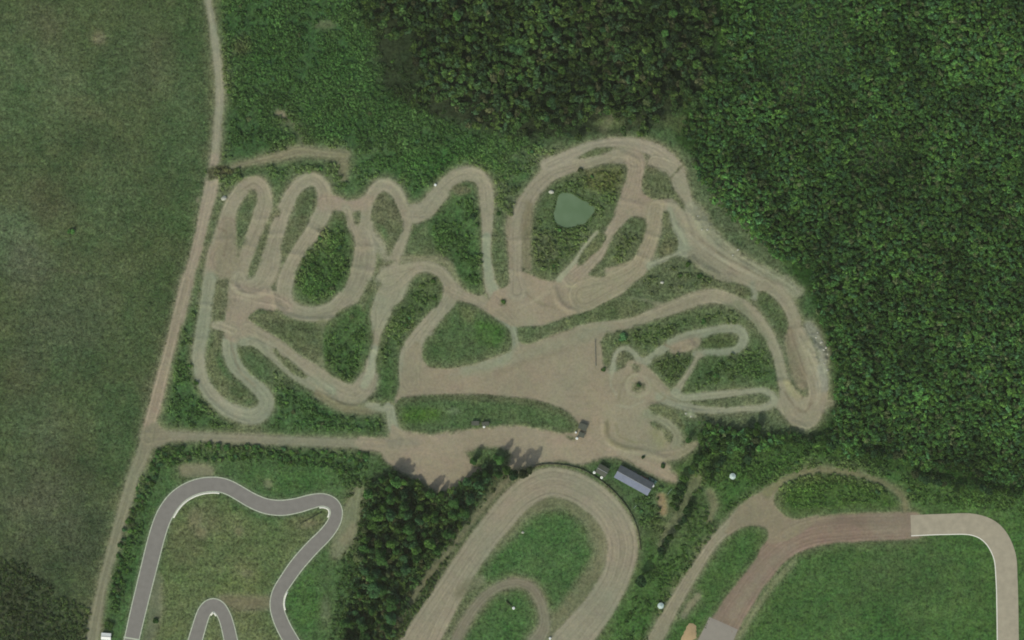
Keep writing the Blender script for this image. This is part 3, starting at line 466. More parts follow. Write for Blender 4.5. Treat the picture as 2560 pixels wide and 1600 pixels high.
# berms on the outside of bends, and jumps across the lanes
for f, pts, h in [('E7', [(1620, 1230), (1650, 1330), (1720, 1400), (1820, 1430)], .9), ('E6', [(400, 1180), (450, 1250), (560, 1270), (700, 1230)], .8),
                  ('E6', [(770, 1250), (800, 1390), (920, 1480), (1080, 1510), (1300, 1500)], .9), ('G1', [(1880, 1100), (2020, 1180), (2150, 1190), (2330, 1110)], .9),
                  ('G1', [(640, 950), (780, 1150), (960, 1290), (1180, 1370), (1330, 1280)], .6), ('E7', [(690, 110), (820, 70), (930, 100), (1010, 210)], .6),
                  ('E6', [(480, 180), (600, 140), (700, 190), (760, 320)], .6), ('E6', [(1000, 170), (1150, 110), (1260, 180), (1330, 290)], .6), ('E6', [(1680, 260), (1820, 170), (1950, 240), (2030, 360)], .6),
                  ('E7', [(480, 910), (630, 970), (710, 1090)], .6), ('E8', [(850, 400), (980, 440), (1040, 560), (1090, 700)], .8), ('E8', [(950, 620), (1080, 740)], .5),
                  ('G3', [(2120, 900), (2150, 1050), (2100, 1180)], .5), ('G3', [(2070, 980), (2110, 1060)], .6), ('G3', [(2240, 1250), (2120, 1390), (1980, 1350)], .7),
                  ('G8', [(540, 300), (560, 420), (640, 520), (780, 580), (960, 610), (1240, 690)], .7), ('G3', [(600, 1190), (800, 1180), (1000, 1240), (1250, 1260)], .5),
                  ('E8', [(1100, 940), (1200, 1010), (1330, 1080)], .8), ('E8', [(1350, 900), (1500, 980), (1650, 1040)], .5), ('A3', [(1020, 1440), (1120, 1470), (1190, 1512)], .6),
                  ('E7', [(1280, 560), (1290, 700), (1280, 900), (1270, 1060)], .4), ('G1', [(1150, 590), (1240, 610), (1290, 680)], .6), ('G1', [(960, 650), (980, 760), (1020, 860)], .4)]:
    ridge(f, pts, h * .75, sig=1.5)
for f, a, b, h in [('E6', (240, 760), (380, 740), .8), ('E6', (600, 560), (740, 560), .7), ('E6', (700, 700), (860, 700), .9), ('E6', (600, 830), (500, 800), .6), ('E6', (1090, 620), (1220, 700), .7),
                   ('E6', (880, 880), (1010, 900), .8), ('E6', (1540, 820), (1720, 820), .9), ('E6', (1520, 1020), (1700, 1050), .8), ('G1', (690, 230), (780, 240), .9), ('G1', (640, 560), (780, 560), .6),
                   ('G1', (2250, 660), (2350, 655), 1.0), ('E7', (925, 730), (1015, 730), 1.0), ('E7', (1180, 760), (1310, 760), .7), ('E7', (1180, 1050), (1320, 1060), .7), ('G3', (1820, 960), (1940, 950), 1.2),
                   ('G3', (1920, 470), (2070, 450), .8), ('G3', (1790, 800), (1900, 780), .6), ('G1', (1560, 850), (1650, 720), .7), ('G1', (1800, 1000), (1900, 880), .8), ('G1', (890, 560), (1030, 560), .6),
                   ('E8', (430, 380), (600, 420), .7), ('E8', (650, 700), (790, 740), .8), ('E8', (580, 900), (720, 960), .8), ('E8', (1250, 960), (1350, 820), .7), ('E8', (1520, 1120), (1600, 1000), .7)]:
    ridge(f, [a, b], h * .5, sig=1.3)
blobs_h = [('G3', 2230, 620, 7, 1.6), ('G3', 2270, 760, 6, 1.3), ('G3', 1010, 1270, 4, 1.0), ('E8', 1230, 640, 4, 1.0), ('E8', 1520, 860, 3.5, .9), ('G7', 375, 1470, 3.4, .2),
           ('G1', 1700, 480, 2.5, .7), ('G3', 1010, 620, 3, .8), ('E8', 1150, 560, 4, .9)]
for f, x, y, r, h in blobs_h:
    cx, cy = P(f, x, y)
    H += h * np.exp(-((GX - cx) ** 2 + (GY - cy) ** 2) / (r * r)) * (1 + N_fine * .5)
# pond basin
POND = [(1650, 320), (1700, 305), (1770, 315), (1850, 365), (1930, 400), (1985, 440), (1990, 490), (1950, 540), (1900, 600), (1830, 620), (1740, 645), (1660, 625), (1615, 580), (1600, 510), (1620, 450), (1632, 390)]
pr = poly_sd(PTS('E7', POND), 6)
base = 0.0
H[pr[0]] = H[pr[0]] * sstep((pr[1] + 0) / 5) + np.where(pr[1] < 0, np.maximum(-1.2, pr[1] * .5) - .15, 0) - .25 * (1 - sstep((pr[1]) / 5))
# flat bed below the kart circuit
KART = [(480, 1640, 118), (500, 1560, 118), (518, 1480, 118), (556, 1315, 122), (596, 1150, 124), (633, 1000, 126), (670, 850, 128), (700, 735, 128), (735, 625, 128), (775, 540, 128), (835, 455, 124), (920, 388, 120), (1030, 345, 118), (1150, 335, 116), (1235, 355, 116), (1310, 393, 116), (1415, 455, 118), (1525, 500, 120), (1645, 513, 122), (1765, 495, 118), (1860, 468, 114), (1955, 452, 102), (2030, 480, 98), (2060, 540, 98), (2042, 620, 104), (1980, 710, 110), (1875, 815, 114), (1765, 940, 114), (1680, 1060, 110), (1625, 1150, 106), (1607, 1240, 108), (1625, 1330, 112), (1668, 1430, 116), (1725, 1530, 118), (1790, 1640, 120)]
KART2 = [(960, 1640, 112), (990, 1520, 112), (1025, 1400, 108), (1055, 1310, 106), (1090, 1262, 106), (1130, 1247, 108), (1172, 1265, 106), (1212, 1330, 104), (1240, 1420, 106), (1262, 1520, 108), (1290, 1640, 110)]
def world_path(f, pts, step=1.2): return catmull([(*P(f, p[0], p[1]), LEN(f, p[2])) for p in pts], step)
for K in (KART, KART2):
    r = stroke_sd(world_path('G5', K), 5)
    m = sstep(1 - np.clip(r[1], 0, 5) / 5)
    H[r[0]] = H[r[0]] * (1 - m) + (-.02) * m
    CV[r[0]] = CV[r[0]] * (1 - .6 * sstep(1 - r[1] / 2.2)[..., None]) + col(92, 104, 76) * .6 * sstep(1 - r[1] / 2.2)[..., None]
PAVED = np.zeros((NY, NX), bool)
CONC = [(2152, 1242, 50), (2230, 1239, 50), (2300, 1240, 52), (2345, 1262, 56), (2372, 1310, 54), (2378, 1370, 52), (2380, 1440, 52), (2381, 1512, 52), (2384, 1640, 52)]
r = stroke_sd(catmull([(*P('F', p[0], p[1]), LEN('F', p[2])) for p in CONC], 1.5), 5)
m = sstep(1 - np.clip(r[1], 0, 5) / 5); H[r[0]] = H[r[0]] * (1 - m) - .02 * m
PAVED[r[0]] |= r[1] < 1.2
for K in (KART, KART2):
    r = stroke_sd(world_path('G5', K), 3); PAVED[r[0]] |= r[1] < 1.0
# building plots are level
for f, x, y, r_ in [('G8', 900, 970, 13), ('G8', 520, 820, 6), ('G5', 320, 1480, 4)]:
    cx, cy = P(f, x, y); m = sstep(1.4 - np.hypot(GX - cx, GY - cy) / r_); H = H * (1 - m)

def hz(x, y):
    i = min(max(int((x - X0) / ST), 0), NX - 1); j = min(max(int((y - Y0) / ST), 0), NY - 1)
    return float(H[j, i])
def soil_at(x, y):
    i = min(max(int((x - X0) / ST), 0), NX - 1); j = min(max(int((y - Y0) / ST), 0), NY - 1)
    return 1.0 if PAVED[j, i] else SOIL[j, i]

# ================================================================== materials
def mat(name, nt_fn):
    m = bpy.data.materials.new(name); m.use_nodes = True
    nt = m.node_tree; b = nt.nodes['Principled BSDF']; b.inputs['Roughness'].default_value = .9; b.inputs['Specular IOR Level'].default_value = .15
    nt_fn(nt, b); return m
def N(nt, t, **kw):
    n = nt.nodes.new(t)
    for k, v in kw.items(): setattr(n, k, v)
    return n
def noise(nt, scale, detail=3, rough=.6, vec=None):
    n = N(nt, 'ShaderNodeTexNoise'); n.inputs['Scale'].default_value = scale; n.inputs['Detail'].default_value = detail; n.inputs['Roughness'].default_value = rough
    if vec is not None: nt.links.new(vec, n.inputs['Vector'])
    return n
def mathn(nt, op, a, b=None, clamp=False):
    n = N(nt, 'ShaderNodeMath', operation=op); n.use_clamp = clamp
    for i, v in enumerate((a, b)):
        if v is None: continue
        if hasattr(v, 'links'): nt.links.new(v, n.inputs[i])
        else: n.inputs[i].default_value = v
    return n.outputs[0]
def mul_col(nt, a, fac_socket):
    n = N(nt, 'ShaderNodeVectorMath', operation='SCALE'); nt.links.new(a, n.inputs[0]); nt.links.new(fac_socket, n.inputs['Scale']); return n.outputs[0]

def ground_nodes(nt, b):
    L = nt.links
    at = N(nt, 'ShaderNodeAttribute', attribute_name='tint')
    so = N(nt, 'ShaderNodeAttribute', attribute_name='soil')
    geo = N(nt, 'ShaderNodeNewGeometry')
    n1 = noise(nt, .75, 4, .62, geo.outputs['Position']); n2 = noise(nt, .30, 3, .6, geo.outputs['Position'])
    n3 = noise(nt, 1.9, 2, .7, geo.outputs['Position'])
    # vegetation mottling: strong; soil: weak
    v = mathn(nt, 'ADD', mathn(nt, 'MULTIPLY', mathn(nt, 'SUBTRACT', n1.outputs['Fac'], .5), 2.0), mathn(nt, 'MULTIPLY', mathn(nt, 'SUBTRACT', n3.outputs['Fac'], .5), 1.1))
    v = mathn(nt, 'ADD', v, mathn(nt, 'MULTIPLY', mathn(nt, 'SUBTRACT', n2.outputs['Fac'], .5), 1.0))
    amp = N(nt, 'ShaderNodeMapRange'); L.new(so.outputs['Fac'], amp.inputs['Value']); amp.inputs['To Min'].default_value = 1.55; amp.inputs['To Max'].default_value = .30
    f = mathn(nt, 'MAXIMUM', mathn(nt, 'ADD', mathn(nt, 'MULTIPLY', v, amp.outputs[0]), 1.0), .30)
    c = mul_col(nt, at.outputs['Color'], f)
    # hue drift in chroma
    hs = N(nt, 'ShaderNodeHueSaturation'); L.new(c, hs.inputs['Color'])
    n4 = noise(nt, .16, 4, .7, geo.outputs['Position'])
    h = mathn(nt, 'ADD', mathn(nt, 'MULTIPLY', mathn(nt, 'SUBTRACT', n4.outputs['Fac'], .5), .07), .5); L.new(h, hs.inputs['Hue'])
    s = mathn(nt, 'ADD', mathn(nt, 'MULTIPLY', mathn(nt, 'SUBTRACT', n1.outputs['Color'], .5), .6), 1.0); L.new(s, hs.inputs['Saturation'])
    L.new(hs.outputs[0], b.inputs['Base Color'])
    bp = N(nt, 'ShaderNodeBump'); bp.inputs['Strength'].default_value = .6; bp.inputs['Distance'].default_value = .35
    hgt = mathn(nt, 'MULTIPLY', mathn(nt, 'ADD', n1.outputs['Fac'], n3.outputs['Fac']), mathn(nt, 'ADD', mathn(nt, 'MULTIPLY', amp.outputs[0], .7), .15))
    L.new(hgt, bp.inputs['Height']); L.new(bp.outputs[0], b.inputs['Normal'])
    b.inputs['Roughness'].default_value = 1; b.inputs['Specular IOR Level'].default_value = .05
MG = mat('ground_cover', ground_nodes)

def foliage_nodes(nt, b):
    L = nt.links
    at = N(nt, 'ShaderNodeAttribute', attribute_name='tint'); oi = N(nt, 'ShaderNodeObjectInfo')
    m = N(nt, 'ShaderNodeMix', data_type='RGBA', blend_type='MULTIPLY'); m.inputs[0].default_value = 1
    L.new(at.outputs['Color'], m.inputs[6]); L.new(oi.outputs['Color'], m.inputs[7]); L.new(m.outputs[2], b.inputs['Base Color'])
    tr = N(nt, 'ShaderNodeBsdfTranslucent'); L.new(m.outputs[2], tr.inputs[0]); mx = N(nt, 'ShaderNodeMixShader'); mx.inputs[0].default_value = .25
    L.new(b.outputs[0], mx.inputs[1]); L.new(tr.outputs[0], mx.inputs[2]); L.new(mx.outputs[0], nt.nodes['Material Output'].inputs['Surface'])
    b.inputs['Roughness'].default_value = .8; b.inputs['Specular IOR Level'].default_value = .12
MF = mat('foliage', foliage_nodes)
def plain(name, c, rough=.8, amt=.18, scale=1.2, spec=.2, metal=0):
    def f(nt, b):
        geo = N(nt, 'ShaderNodeNewGeometry'); n = noise(nt, scale, 4, .6, geo.outputs['Position'])
        v = mathn(nt, 'ADD', mathn(nt, 'MULTIPLY', mathn(nt, 'SUBTRACT', n.outputs['Fac'], .5), amt * 2), 1.0)
        rgb = N(nt, 'ShaderNodeRGB'); rgb.outputs[0].default_value = (*c, 1)
        nt.links.new(mul_col(nt, rgb.outputs[0], v), b.inputs['Base Color'])
        b.inputs['Roughness'].default_value = rough; b.inputs['Specular IOR Level'].default_value = spec; b.inputs['Metallic'].default_value = metal
    return mat(name, f)
M_ASPH = plain('asphalt', col(116, 114, 105), .95, .22, .35)
M_CONC = plain('concrete', col(147, 141, 119), .9, .3, .3)
M_TAR = plain('old_tarmac', col(130, 126, 113), .95, .1, .4)
M_LINE = plain('line_paint', col(166, 174, 150), .8, .6, .8)
M_KERB = plain('kerb_paint', col(214, 214, 196), .8, .12, 1.5)
M_BARK = plain('bark', col(92, 80, 66), .9, .3, 3)
M_ROOF_LIT = plain('lit_blue_sheet', col(94, 104, 118), .55, .3, .7, .3)  # same roof, sun-facing slope: sunlight put into the lighter colour
M_SHADE_GREY = plain('shade_grey_sheet', col(76, 81, 82), .6, .35, .8, .3)  # slope away from the sun: shade put into the colour; block doors share it
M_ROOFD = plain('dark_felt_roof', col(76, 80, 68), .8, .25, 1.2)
M_WALL = plain('rendered_wall', col(150, 146, 132), .9, .15, .8)
M_WOOD = plain('weathered_timber', col(112, 100, 82), .9, .3, 2)
M_WHITE = plain('white_paint', col(212, 216, 204), .5, .05, 2, .4)
M_WHITE2 = plain('faded_white_sheet', col(168, 186, 174), .6, .1, 2, .3)
M_GLASS = plain('window_glass', (.03, .04, .05), .15, .1, 2, .6)
M_RUB = plain('black_rubber', (.02, .02, .02), .8, .2, 3)
M_RED = plain('dark_red_paint', (.16, .03, .025), .35, .1, 2, .5)
M_GRN = plain('dark_green_paint', (.03, .09, .06), .35, .1, 2, .5)
M_ROCK = plain('pale_stone', col(160, 162, 144), .9, .3, 1.8)
M_SAND = plain('orange_sand', col(158, 138, 102), .95, .15, 1.2)
M_STEEL = plain('galvanised_steel', col(130, 134, 128), .5, .1, 2, .5, .3)
def water(nt, b):
    geo = N(nt, 'ShaderNodeNewGeometry'); n = noise(nt, .12, 3, .5, geo.outputs['Position'])
    r = N(nt, 'ShaderNodeValToRGB'); r.color_ramp.elements[0].color = (*col(82, 104, 72), 1); r.color_ramp.elements[1].color = (*col(92, 113, 82), 1)
    r.color_ramp.elements[0].position = .35; r.color_ramp.elements[1].position = .65
    nt.links.new(n.outputs['Fac'], r.inputs[0]); nt.links.new(r.outputs[0], b.inputs['Base Color'])
    b.inputs['Roughness'].default_value = .2; b.inputs['Specular IOR Level'].default_value = .2
    n2 = noise(nt, 2.5, 2, .5, geo.outputs['Position']); bp = N(nt, 'ShaderNodeBump'); bp.inputs['Strength'].default_value = .08; bp.inputs['Distance'].default_value = .1
    nt.links.new(n2.outputs['Fac'], bp.inputs['Height']); nt.links.new(bp.outputs[0], b.inputs['Normal'])
M_WATER = mat('murky_water', water)

# ================================================================== mesh helpers
def np_mesh(name, V, Q, colors=None, extra=None, smooth=False):
    me = bpy.data.meshes.new(name)
    V = np.ascontiguousarray(V, np.float32); Q = np.ascontiguousarray(Q, np.int32); k = Q.shape[1]
    me.vertices.add(len(V)); me.vertices.foreach_set('co', V.ravel())
    me.loops.add(Q.size); me.loops.foreach_set('vertex_index', Q.ravel())
    me.polygons.add(len(Q)); me.polygons.foreach_set('loop_start', np.arange(0, Q.size, k, dtype=np.int32))
    me.polygons.foreach_set('loop_total', np.full(len(Q), k, np.int32))
    if smooth: me.polygons.foreach_set('use_smooth', np.ones(len(Q), bool))
    me.update(calc_edges=True)
    if colors is not None:
        a = me.attributes.new('tint', 'FLOAT_COLOR', 'POINT'); a.data.foreach_set('color', np.hstack([colors, np.ones((len(colors), 1))]).astype(np.float32).ravel())
    if extra is not None:
        a = me.attributes.new('soil', 'FLOAT', 'POINT'); a.data.foreach_set('value', extra.astype(np.float32))
    return me
def link(name, me, m=None, parent=None, loc=None, rz=None):
    o = bpy.data.objects.new(name, me); C.objects.link(o)
    if m is not None and me is not None and not me.materials: me.materials.append(m)
    if parent: o.parent = parent
    if loc is not None: o.location = loc
    if rz is not None: o.rotation_euler[2] = rz
    return o
def tag(o, label=None, cat=None, group=None, kind=None):
    for k, v in (('label', label), ('category', cat), ('group', group), ('kind', kind)):
        if v: o[k] = v
    return o
def thing(name, label, cat, loc, rz=0, group=None):
    return tag(link(name, None, None, None, loc, rz), label, cat, group)
class MB:
    def __init__(s): s.bm = bmesh.new()
    def box(s, c, d, rz=0, bev=0):
        r = bmesh.ops.create_cube(s.bm, size=1, matrix=Matrix.Translation(c) @ Matrix.Rotation(rz, 4, 'Z') @ Matrix.Diagonal((*d, 1)))
        if bev: bmesh.ops.bevel(s.bm, geom=list({e for v in r['verts'] for e in v.link_edges}), offset=bev, segments=2, affect='EDGES')
        return s
    def cyl(s, c, r, h, r2=None, n=14, axis='Z'):
        m = Matrix.Translation(c)
        if axis == 'X': m = m @ Matrix.Rotation(math.pi / 2, 4, 'Y')
        if axis == 'Y': m = m @ Matrix.Rotation(math.pi / 2, 4, 'X')
        bmesh.ops.create_cone(s.bm, cap_ends=True, segments=n, radius1=r, radius2=r if r2 is None else r2, depth=h, matrix=m); return s
    def poly(s, vs, fs):
        v = [s.bm.verts.new(p) for p in vs]
        for f in fs: s.bm.faces.new([v[i] for i in f])
        return s
    def rock(s, c, r, seed):
        rr = random.Random(seed); q = bmesh.ops.create_icosphere(s.bm, subdivisions=2, radius=1, matrix=Matrix.Identity(4))
        k = [Vector((rr.uniform(-1, 1), rr.uniform(-1, 1), rr.uniform(-1, 1))).normalized() for _ in range(7)]
        for v in q['verts']:
            d = v.co.normalized(); t = 1
            for u in k: t = min(t, .62 / max(.3, d.dot(u)) if d.dot(u) > .3 else 1)
            v.co = Vector(c) + Vector((d.x * r * 1.1, d.y * r * .9, d.z * r * .7)) * max(t, .62)
        return s
    def build(s, name, m, parent=None, loc=None, rz=None):
        bmesh.ops.recalc_face_normals(s.bm, faces=s.bm.faces); me = bpy.data.meshes.new(name); s.bm.to_mesh(me); s.bm.free()
        return link(name, me, m, parent, loc, rz)

# ================================================================== ground and track sheets
TINT = CV * (1 - SOIL[..., None]) + CS * SOIL[..., None]
TINT = np.clip(TINT, .004, .8)
idx = np.arange(NX * NY).reshape(NY, NX)
V = np.stack([GX, GY, H], -1).reshape(-1, 3)
Q = np.stack([idx[:-1, :-1], idx[:-1, 1:], idx[1:, 1:], idx[1:, :-1]], -1).reshape(-1, 4)
# far skirt to the horizon, one sheet with the rest
R = [(X0, Y0), (X1, Y0), (X1, Y1), (X0, Y1)]
ring = np.concatenate([idx[0, :-1], idx[:-1, -1], idx[-1, :0:-1], idx[:0:-1, 0]])
base_n = len(V); rv = V[ring]; outs = []; layers = [ring]
for s_ in (1.25, 2, 4, 8):
    o = rv.copy(); o[:, 0] *= s_; o[:, 1] *= s_; o[:, 2] = -.3
    outs.append(o); layers.append(np.arange(len(ring)) + base_n + len(ring) * (len(outs) - 1))
VV = np.vstack([V] + outs); QQ = [Q]
for a, b in zip(layers[:-1], layers[1:]):
    QQ.append(np.stack([a, b, np.roll(b, -1), np.roll(a, -1)], -1))
QQ = np.vstack(QQ)
tc = TINT.reshape(-1, 3); rc = tc[ring] * .5 + col(60, 84, 50) * .5
TC = np.vstack([tc] + [rc] + [np.tile(col(58, 82, 50), (len(ring), 1))] * 3)
SS = np.concatenate([SOIL.ravel(), SOIL.ravel()[ring] * .5] + [np.zeros(len(ring))] * 3)
g = link('ground', np_mesh('ground', VV, QQ, TC, SS, True), MG); tag(g, kind='structure')
names = {1: 'motocross_track', 2: 'gravel_road', 3: 'dirt_yard', 4: 'speedway_track', 5: 'rallycross_track'}
IDc = ID.copy(); IDc[SOIL < .42] = 0
for k, nm in names.items():
    cell = (IDc[:-1, :-1] == k) & ((IDc[1:, 1:] == k) | (IDc[1:, :-1] == k) | (IDc[:-1, 1:] == k))
    q = Q.reshape(NY - 1, NX - 1, 4)[cell]
    used, inv = np.unique(q, return_inverse=True)
    v = V[used].copy(); v[:, 2] += .012
    o = link(nm, np_mesh(nm, v, inv.reshape(-1, 4), TINT.reshape(-1, 3)[used], SOIL.ravel()[used], True), MG); tag(o, kind='structure')

def ribbon(name, path, m, z, off0, off1, parent=None, dz=0, follow=False, thick=0):
    """strip between lateral offsets given as functions of half width"""
    p = path[:, :2]; t = np.gradient(p, axis=0); t /= np.linalg.norm(t, axis=1)[:, None] + 1e-9; n = np.stack([-t[:, 1], t[:, 0]], 1)
    hw = path[:, 2] / 2
    a = p + n * off0(hw)[:, None]; b = p + n * off1(hw)[:, None]
    za = np.full(len(a), z); k = len(a)
    if thick:
        V_ = np.vstack([np.c_[a, za], np.c_[b, za], np.c_[a, za + thick], np.c_[b, za + thick]])
        i = np.arange(k - 1)
        Q_ = np.vstack([np.stack([i + 2 * k, i + 3 * k, i + 1 + 3 * k, i + 1 + 2 * k], -1), np.stack([i, i + 2 * k, i + 1 + 2 * k, i + 1], -1), np.stack([i + k, i + 1 + k, i + 1 + 3 * k, i + 3 * k], -1), [[0, k, 3 * k, 2 * k], [k - 1, 3 * k - 1, 4 * k - 1, 2 * k - 1]]])
    else:
        V_ = np.vstack([np.c_[a, za], np.c_[b, za]]); i = np.arange(k - 1); Q_ = np.stack([i, i + k, i + k + 1, i + 1], -1)
    return link(name, np_mesh(name, V_, Q_), m, parent)
one = lambda c: (lambda hw: hw * 0 + c)
for k, K in enumerate((KART, KART2)):
    path = world_path('G5', K)
    # smooth tangent jitter
    for _ in range(2): path[1:-1] = path[1:-1] * .5 + (path[:-2] + path[2:]) * .25
    tr = ribbon('asphalt_track', path, M_ASPH, .03, lambda h: -h, lambda h: h); tag(tr, kind='structure')
    for s_ in (-1, 1):
        ribbon('edge_line', path, M_LINE, .036, lambda h, s=s_: s * (h - .02), lambda h, s=s_: s * (h - .46), tr)
    def sub(a, b, side, w0=.05, w1=.75):
        A = np.array(P('G5', *a)); B = np.array(P('G5', *b))
        i0 = np.argmin(np.hypot(*(path[:, :2] - A).T)); i1 = np.argmin(np.hypot(*(path[:, :2] - B).T)); i0, i1 = sorted((i0, i1))
        ribbon('kerb', path[i0:i1 + 1], M_KERB, .03, lambda h: side * (h + w1), lambda h: side * (h + w0), tr, thick=.08)
    if k == 0:
        # right-hand side seen along travel = inside of first bend
        sub((775, 560), (1180, 340), -1); sub((1930, 455), (2050, 600), -1); sub((1640, 1130), (1625, 1300), 1, -.1, .55)
        q0 = P('G5', 448, 1490); q1 = P('G5', 575, 1512)
        mb = MB(); cx, cy = (q0[0] + q1[0]) / 2, (q0[1] + q1[1]) / 2
        mb.box((cx, cy, .037), (8.2, .7, .004), math.atan2(q1[1] - q0[1], q1[0] - q0[0])); mb.build('start_line', M_LINE, tr)
    else:
        sub((1070, 1300), (1200, 1300), -1, -.25, .6)
pc = catmull([(*P('F', p[0], p[1]), LEN('F', p[2])) for p in CONC], 1.5)
o = ribbon('concrete_track', pc, M_CONC, .035, lambda h: -h, lambda h: h); tag(o, kind='structure')
ribbon('edge_line', pc, M_KERB, .041, lambda h: -h + .05, lambda h: -h + .45, o)
pt = catmull([(*P('G7', 430, 1800), LEN('G7', 250)), (*P('G7', 560, 1545), LEN('G7', 244)), (*P('G7', 632, 1385), LEN('G7', 236))], 1.5)
r = stroke_sd(pt, 3); H_ = float(H[r[0]].max())
def drape(name, path, m, dz):
    p = path[:, :2]; t = np.gradient(p, axis=0); t /= np.linalg.norm(t, axis=1)[:, None]; n = np.stack([-t[:, 1], t[:, 0]], 1); hw = path[:, 2] / 2
    cols = 24; vs = []; 
    for s_ in np.linspace(-1, 1, cols):
        a = p + n * (hw * s_)[:, None]; vs.append(a)
    A = np.array(vs)
    Z = np.array([[max(hz(x, y), hz(x + .4, y), hz(x, y + .4), hz(x + .4, y + .4)) + dz for x, y in row] for row in A])
    k = A.shape[1]; Vv = np.concatenate([A, Z[..., None]], -1).reshape(-1, 3); ii = np.arange(cols * k).reshape(cols, k)
    Qv = np.stack([ii[:-1, :-1], ii[1:, :-1], ii[1:, 1:], ii[:-1, 1:]], -1).reshape(-1, 4)
    return link(name, np_mesh(name, Vv, Qv, smooth=True), m)
tag(drape('tarmac_track', pt, M_TAR, .03), kind='structure')

# pond
bm = bmesh.new(); lp = catmull([(*v, 0) for v in PTS('E7', POND + POND[:1])], 1.0)[:-1]
pv = [bm.verts.new((v[0], v[1], -.42)) for v in lp]
ctr = np.array(lp)[:, :2].mean(0); pv2 = [bm.verts.new((ctr[0] + (v[0] - ctr[0]) * 1.12, ctr[1] + (v[1] - ctr[1]) * 1.12, -.42)) for v in lp]
bm.faces.new(pv)
for i in range(len(pv)): bm.faces.new([pv[i], pv2[i], pv2[(i + 1) % len(pv)], pv[(i + 1) % len(pv)]])
me = bpy.data.meshes.new('pond_water'); bm.to_mesh(me); bm.free(); tag(link('pond_water', me, M_WATER), kind='structure')

# ================================================================== foliage
def crown(nleaf, seed, leaf=.17, lobes=8, flat=.8):
    """unit crown: radius ~1, centre z=0; leaves as quads on overlapping lobes"""
    r = np.random.default_rng(seed)
    c = r.normal(size=(lobes, 3)); c /= np.linalg.norm(c, axis=1)[:, None]; c *= r.uniform(.25, .80, (lobes, 1)); c[:, 2] = np.abs(c[:, 2]) * flat * .8
    rad = r.uniform(.24, .55, lobes); br = r.uniform(.72, 1.28, lobes)
    P_, Nn, B = [], [], []
    while sum(len(x) for x in P_) < nleaf:
        m = nleaf; k = r.integers(0, lobes, m); d = r.normal(size=(m, 3)); d[:, 2] += .5; d /= np.linalg.norm(d, axis=1)[:, None]
        p = c[k] + d * rad[k][:, None] * r.uniform(.82, 1.06, (m, 1))
        dist = np.linalg.norm(p[:, None] - c[None], axis=2) / rad[None]; dist[np.arange(m), k] = 9
        ok = dist.min(1) > .9
        P_.append(p[ok]); Nn.append(d[ok]); B.append(br[k][ok])
    p = np.vstack(P_)[:nleaf]; n = np.vstack(Nn)[:nleaf]; b = np.concatenate(B)[:nleaf] * r.uniform(.74, 1.26, nleaf)
    n = n + r.normal(size=n.shape) * .55; n /= np.linalg.norm(n, axis=1)[:, None]
    u = np.cross(n, r.normal(size=n.shape)); u /= np.linalg.norm(u, axis=1)[:, None]; w = np.cross(n, u)
    s = leaf * r.uniform(.6, 1.35, (nleaf, 1))
    V_ = np.stack([p - u * s, p - w * s * .7 + n * s * .15, p + u * s, p + w * s * .7 + n * s * .15], 1).reshape(-1, 3)
    return V_, np.repeat(b, 4)
def trunk_mb(h, r0, limbs, seed, cr):
    rr = random.Random(seed); mb = MB()
    def limb(a, b, ra, rb, n=6):
        a = Vector(a); b = Vector(b); d = b - a; q = d.to_track_quat('Z', 'Y').to_matrix().to_4x4()
        bmesh.ops.create_cone(mb.bm, cap_ends=True, segments=n, radius1=ra, radius2=rb, depth=d.length, matrix=Matrix.Translation((a + b) / 2) @ q)
    limb((0, 0, -.4), (rr.uniform(-.2, .2), rr.uniform(-.2, .2), h), r0, r0 * .45, 8)
    for i in range(limbs):
        an = i * 6.283 / limbs + rr.uniform(-.4, .4); z = h * rr.uniform(.55, .95)
        limb((0, 0, z), (math.cos(an) * cr * .6, math.sin(an) * cr * .6, z + cr * .7), r0 * .4, r0 * .12, 5)
    return mb
TREES = []; TALL = []
for k in range(5):
    cr = 2.4
    v, b = crown(900, 50 + k, .15, 9); v = v * np.array([cr, cr, cr * 1.25]); v[:, 2] += 5.2
    me = np_mesh('crown', v, np.arange(len(v)).reshape(-1, 4), np.outer(b, np.ones(3)) * np.array([1, 1, 1])); me.materials.append(MF)
    tm = trunk_mb(4.6, .22, 5, k, cr); bmesh.ops.recalc_face_normals(tm.bm, faces=tm.bm.faces); t_ = bpy.data.meshes.new('trunk'); tm.bm.to_mesh(t_); tm.bm.free(); t_.materials.append(M_BARK)
    TREES.append((me, t_))
BUSH = []
for k in range(4):
    v, b = crown(420, 150 + k, .17, 6, .7); v = v * np.array([1, 1, .8]); v[:, 2] += .45
    me = np_mesh('foliage', v, np.arange(len(v)).reshape(-1, 4), np.outer(b, np.ones(3))); me.materials.append(MF)
    tm = trunk_mb(.5, .07, 4, k, .9); t_ = bpy.data.meshes.new('stems'); tm.bm.to_mesh(t_); tm.bm.free(); t_.materials.append(M_BARK)
    BUSH.append((me, t_))
TREE_N = [0]; BUSH_N = [0]
def tree(x, y, s, c, label, group, name='broadleaf_tree', sz=None, cat='tree', kit=None):
    if TREE_N[0] >= 298: return
    TREE_N[0] += 1
    a, t_ = random.choice(kit or TREES); z = hz(x, y)
    o = thing(name, label, cat, (x, y, z), random.uniform(0, 6.28), group); o.scale = (s, s, s * (sz or 1))
    cc = link('crown', a, None, o); cc.color = (*c, 1); link('trunk', t_, None, o)
    return o
def bush(x, y, s, c, label, group, name='bush'):
    if BUSH_N[0] >= 298: return
    BUSH_N[0] += 1
    a, t_ = random.choice(BUSH); z = hz(x, y)
    o = thing(name, label, 'bush', (x, y, z), random.uniform(0, 6.28), group); o.scale = (s, s * random.uniform(.8, 1.1), s * random.uniform(.8, 1.1))
    cc = link('foliage', a, None, o); cc.color = (*c, 1); link('stems', t_, None, o)
    return o
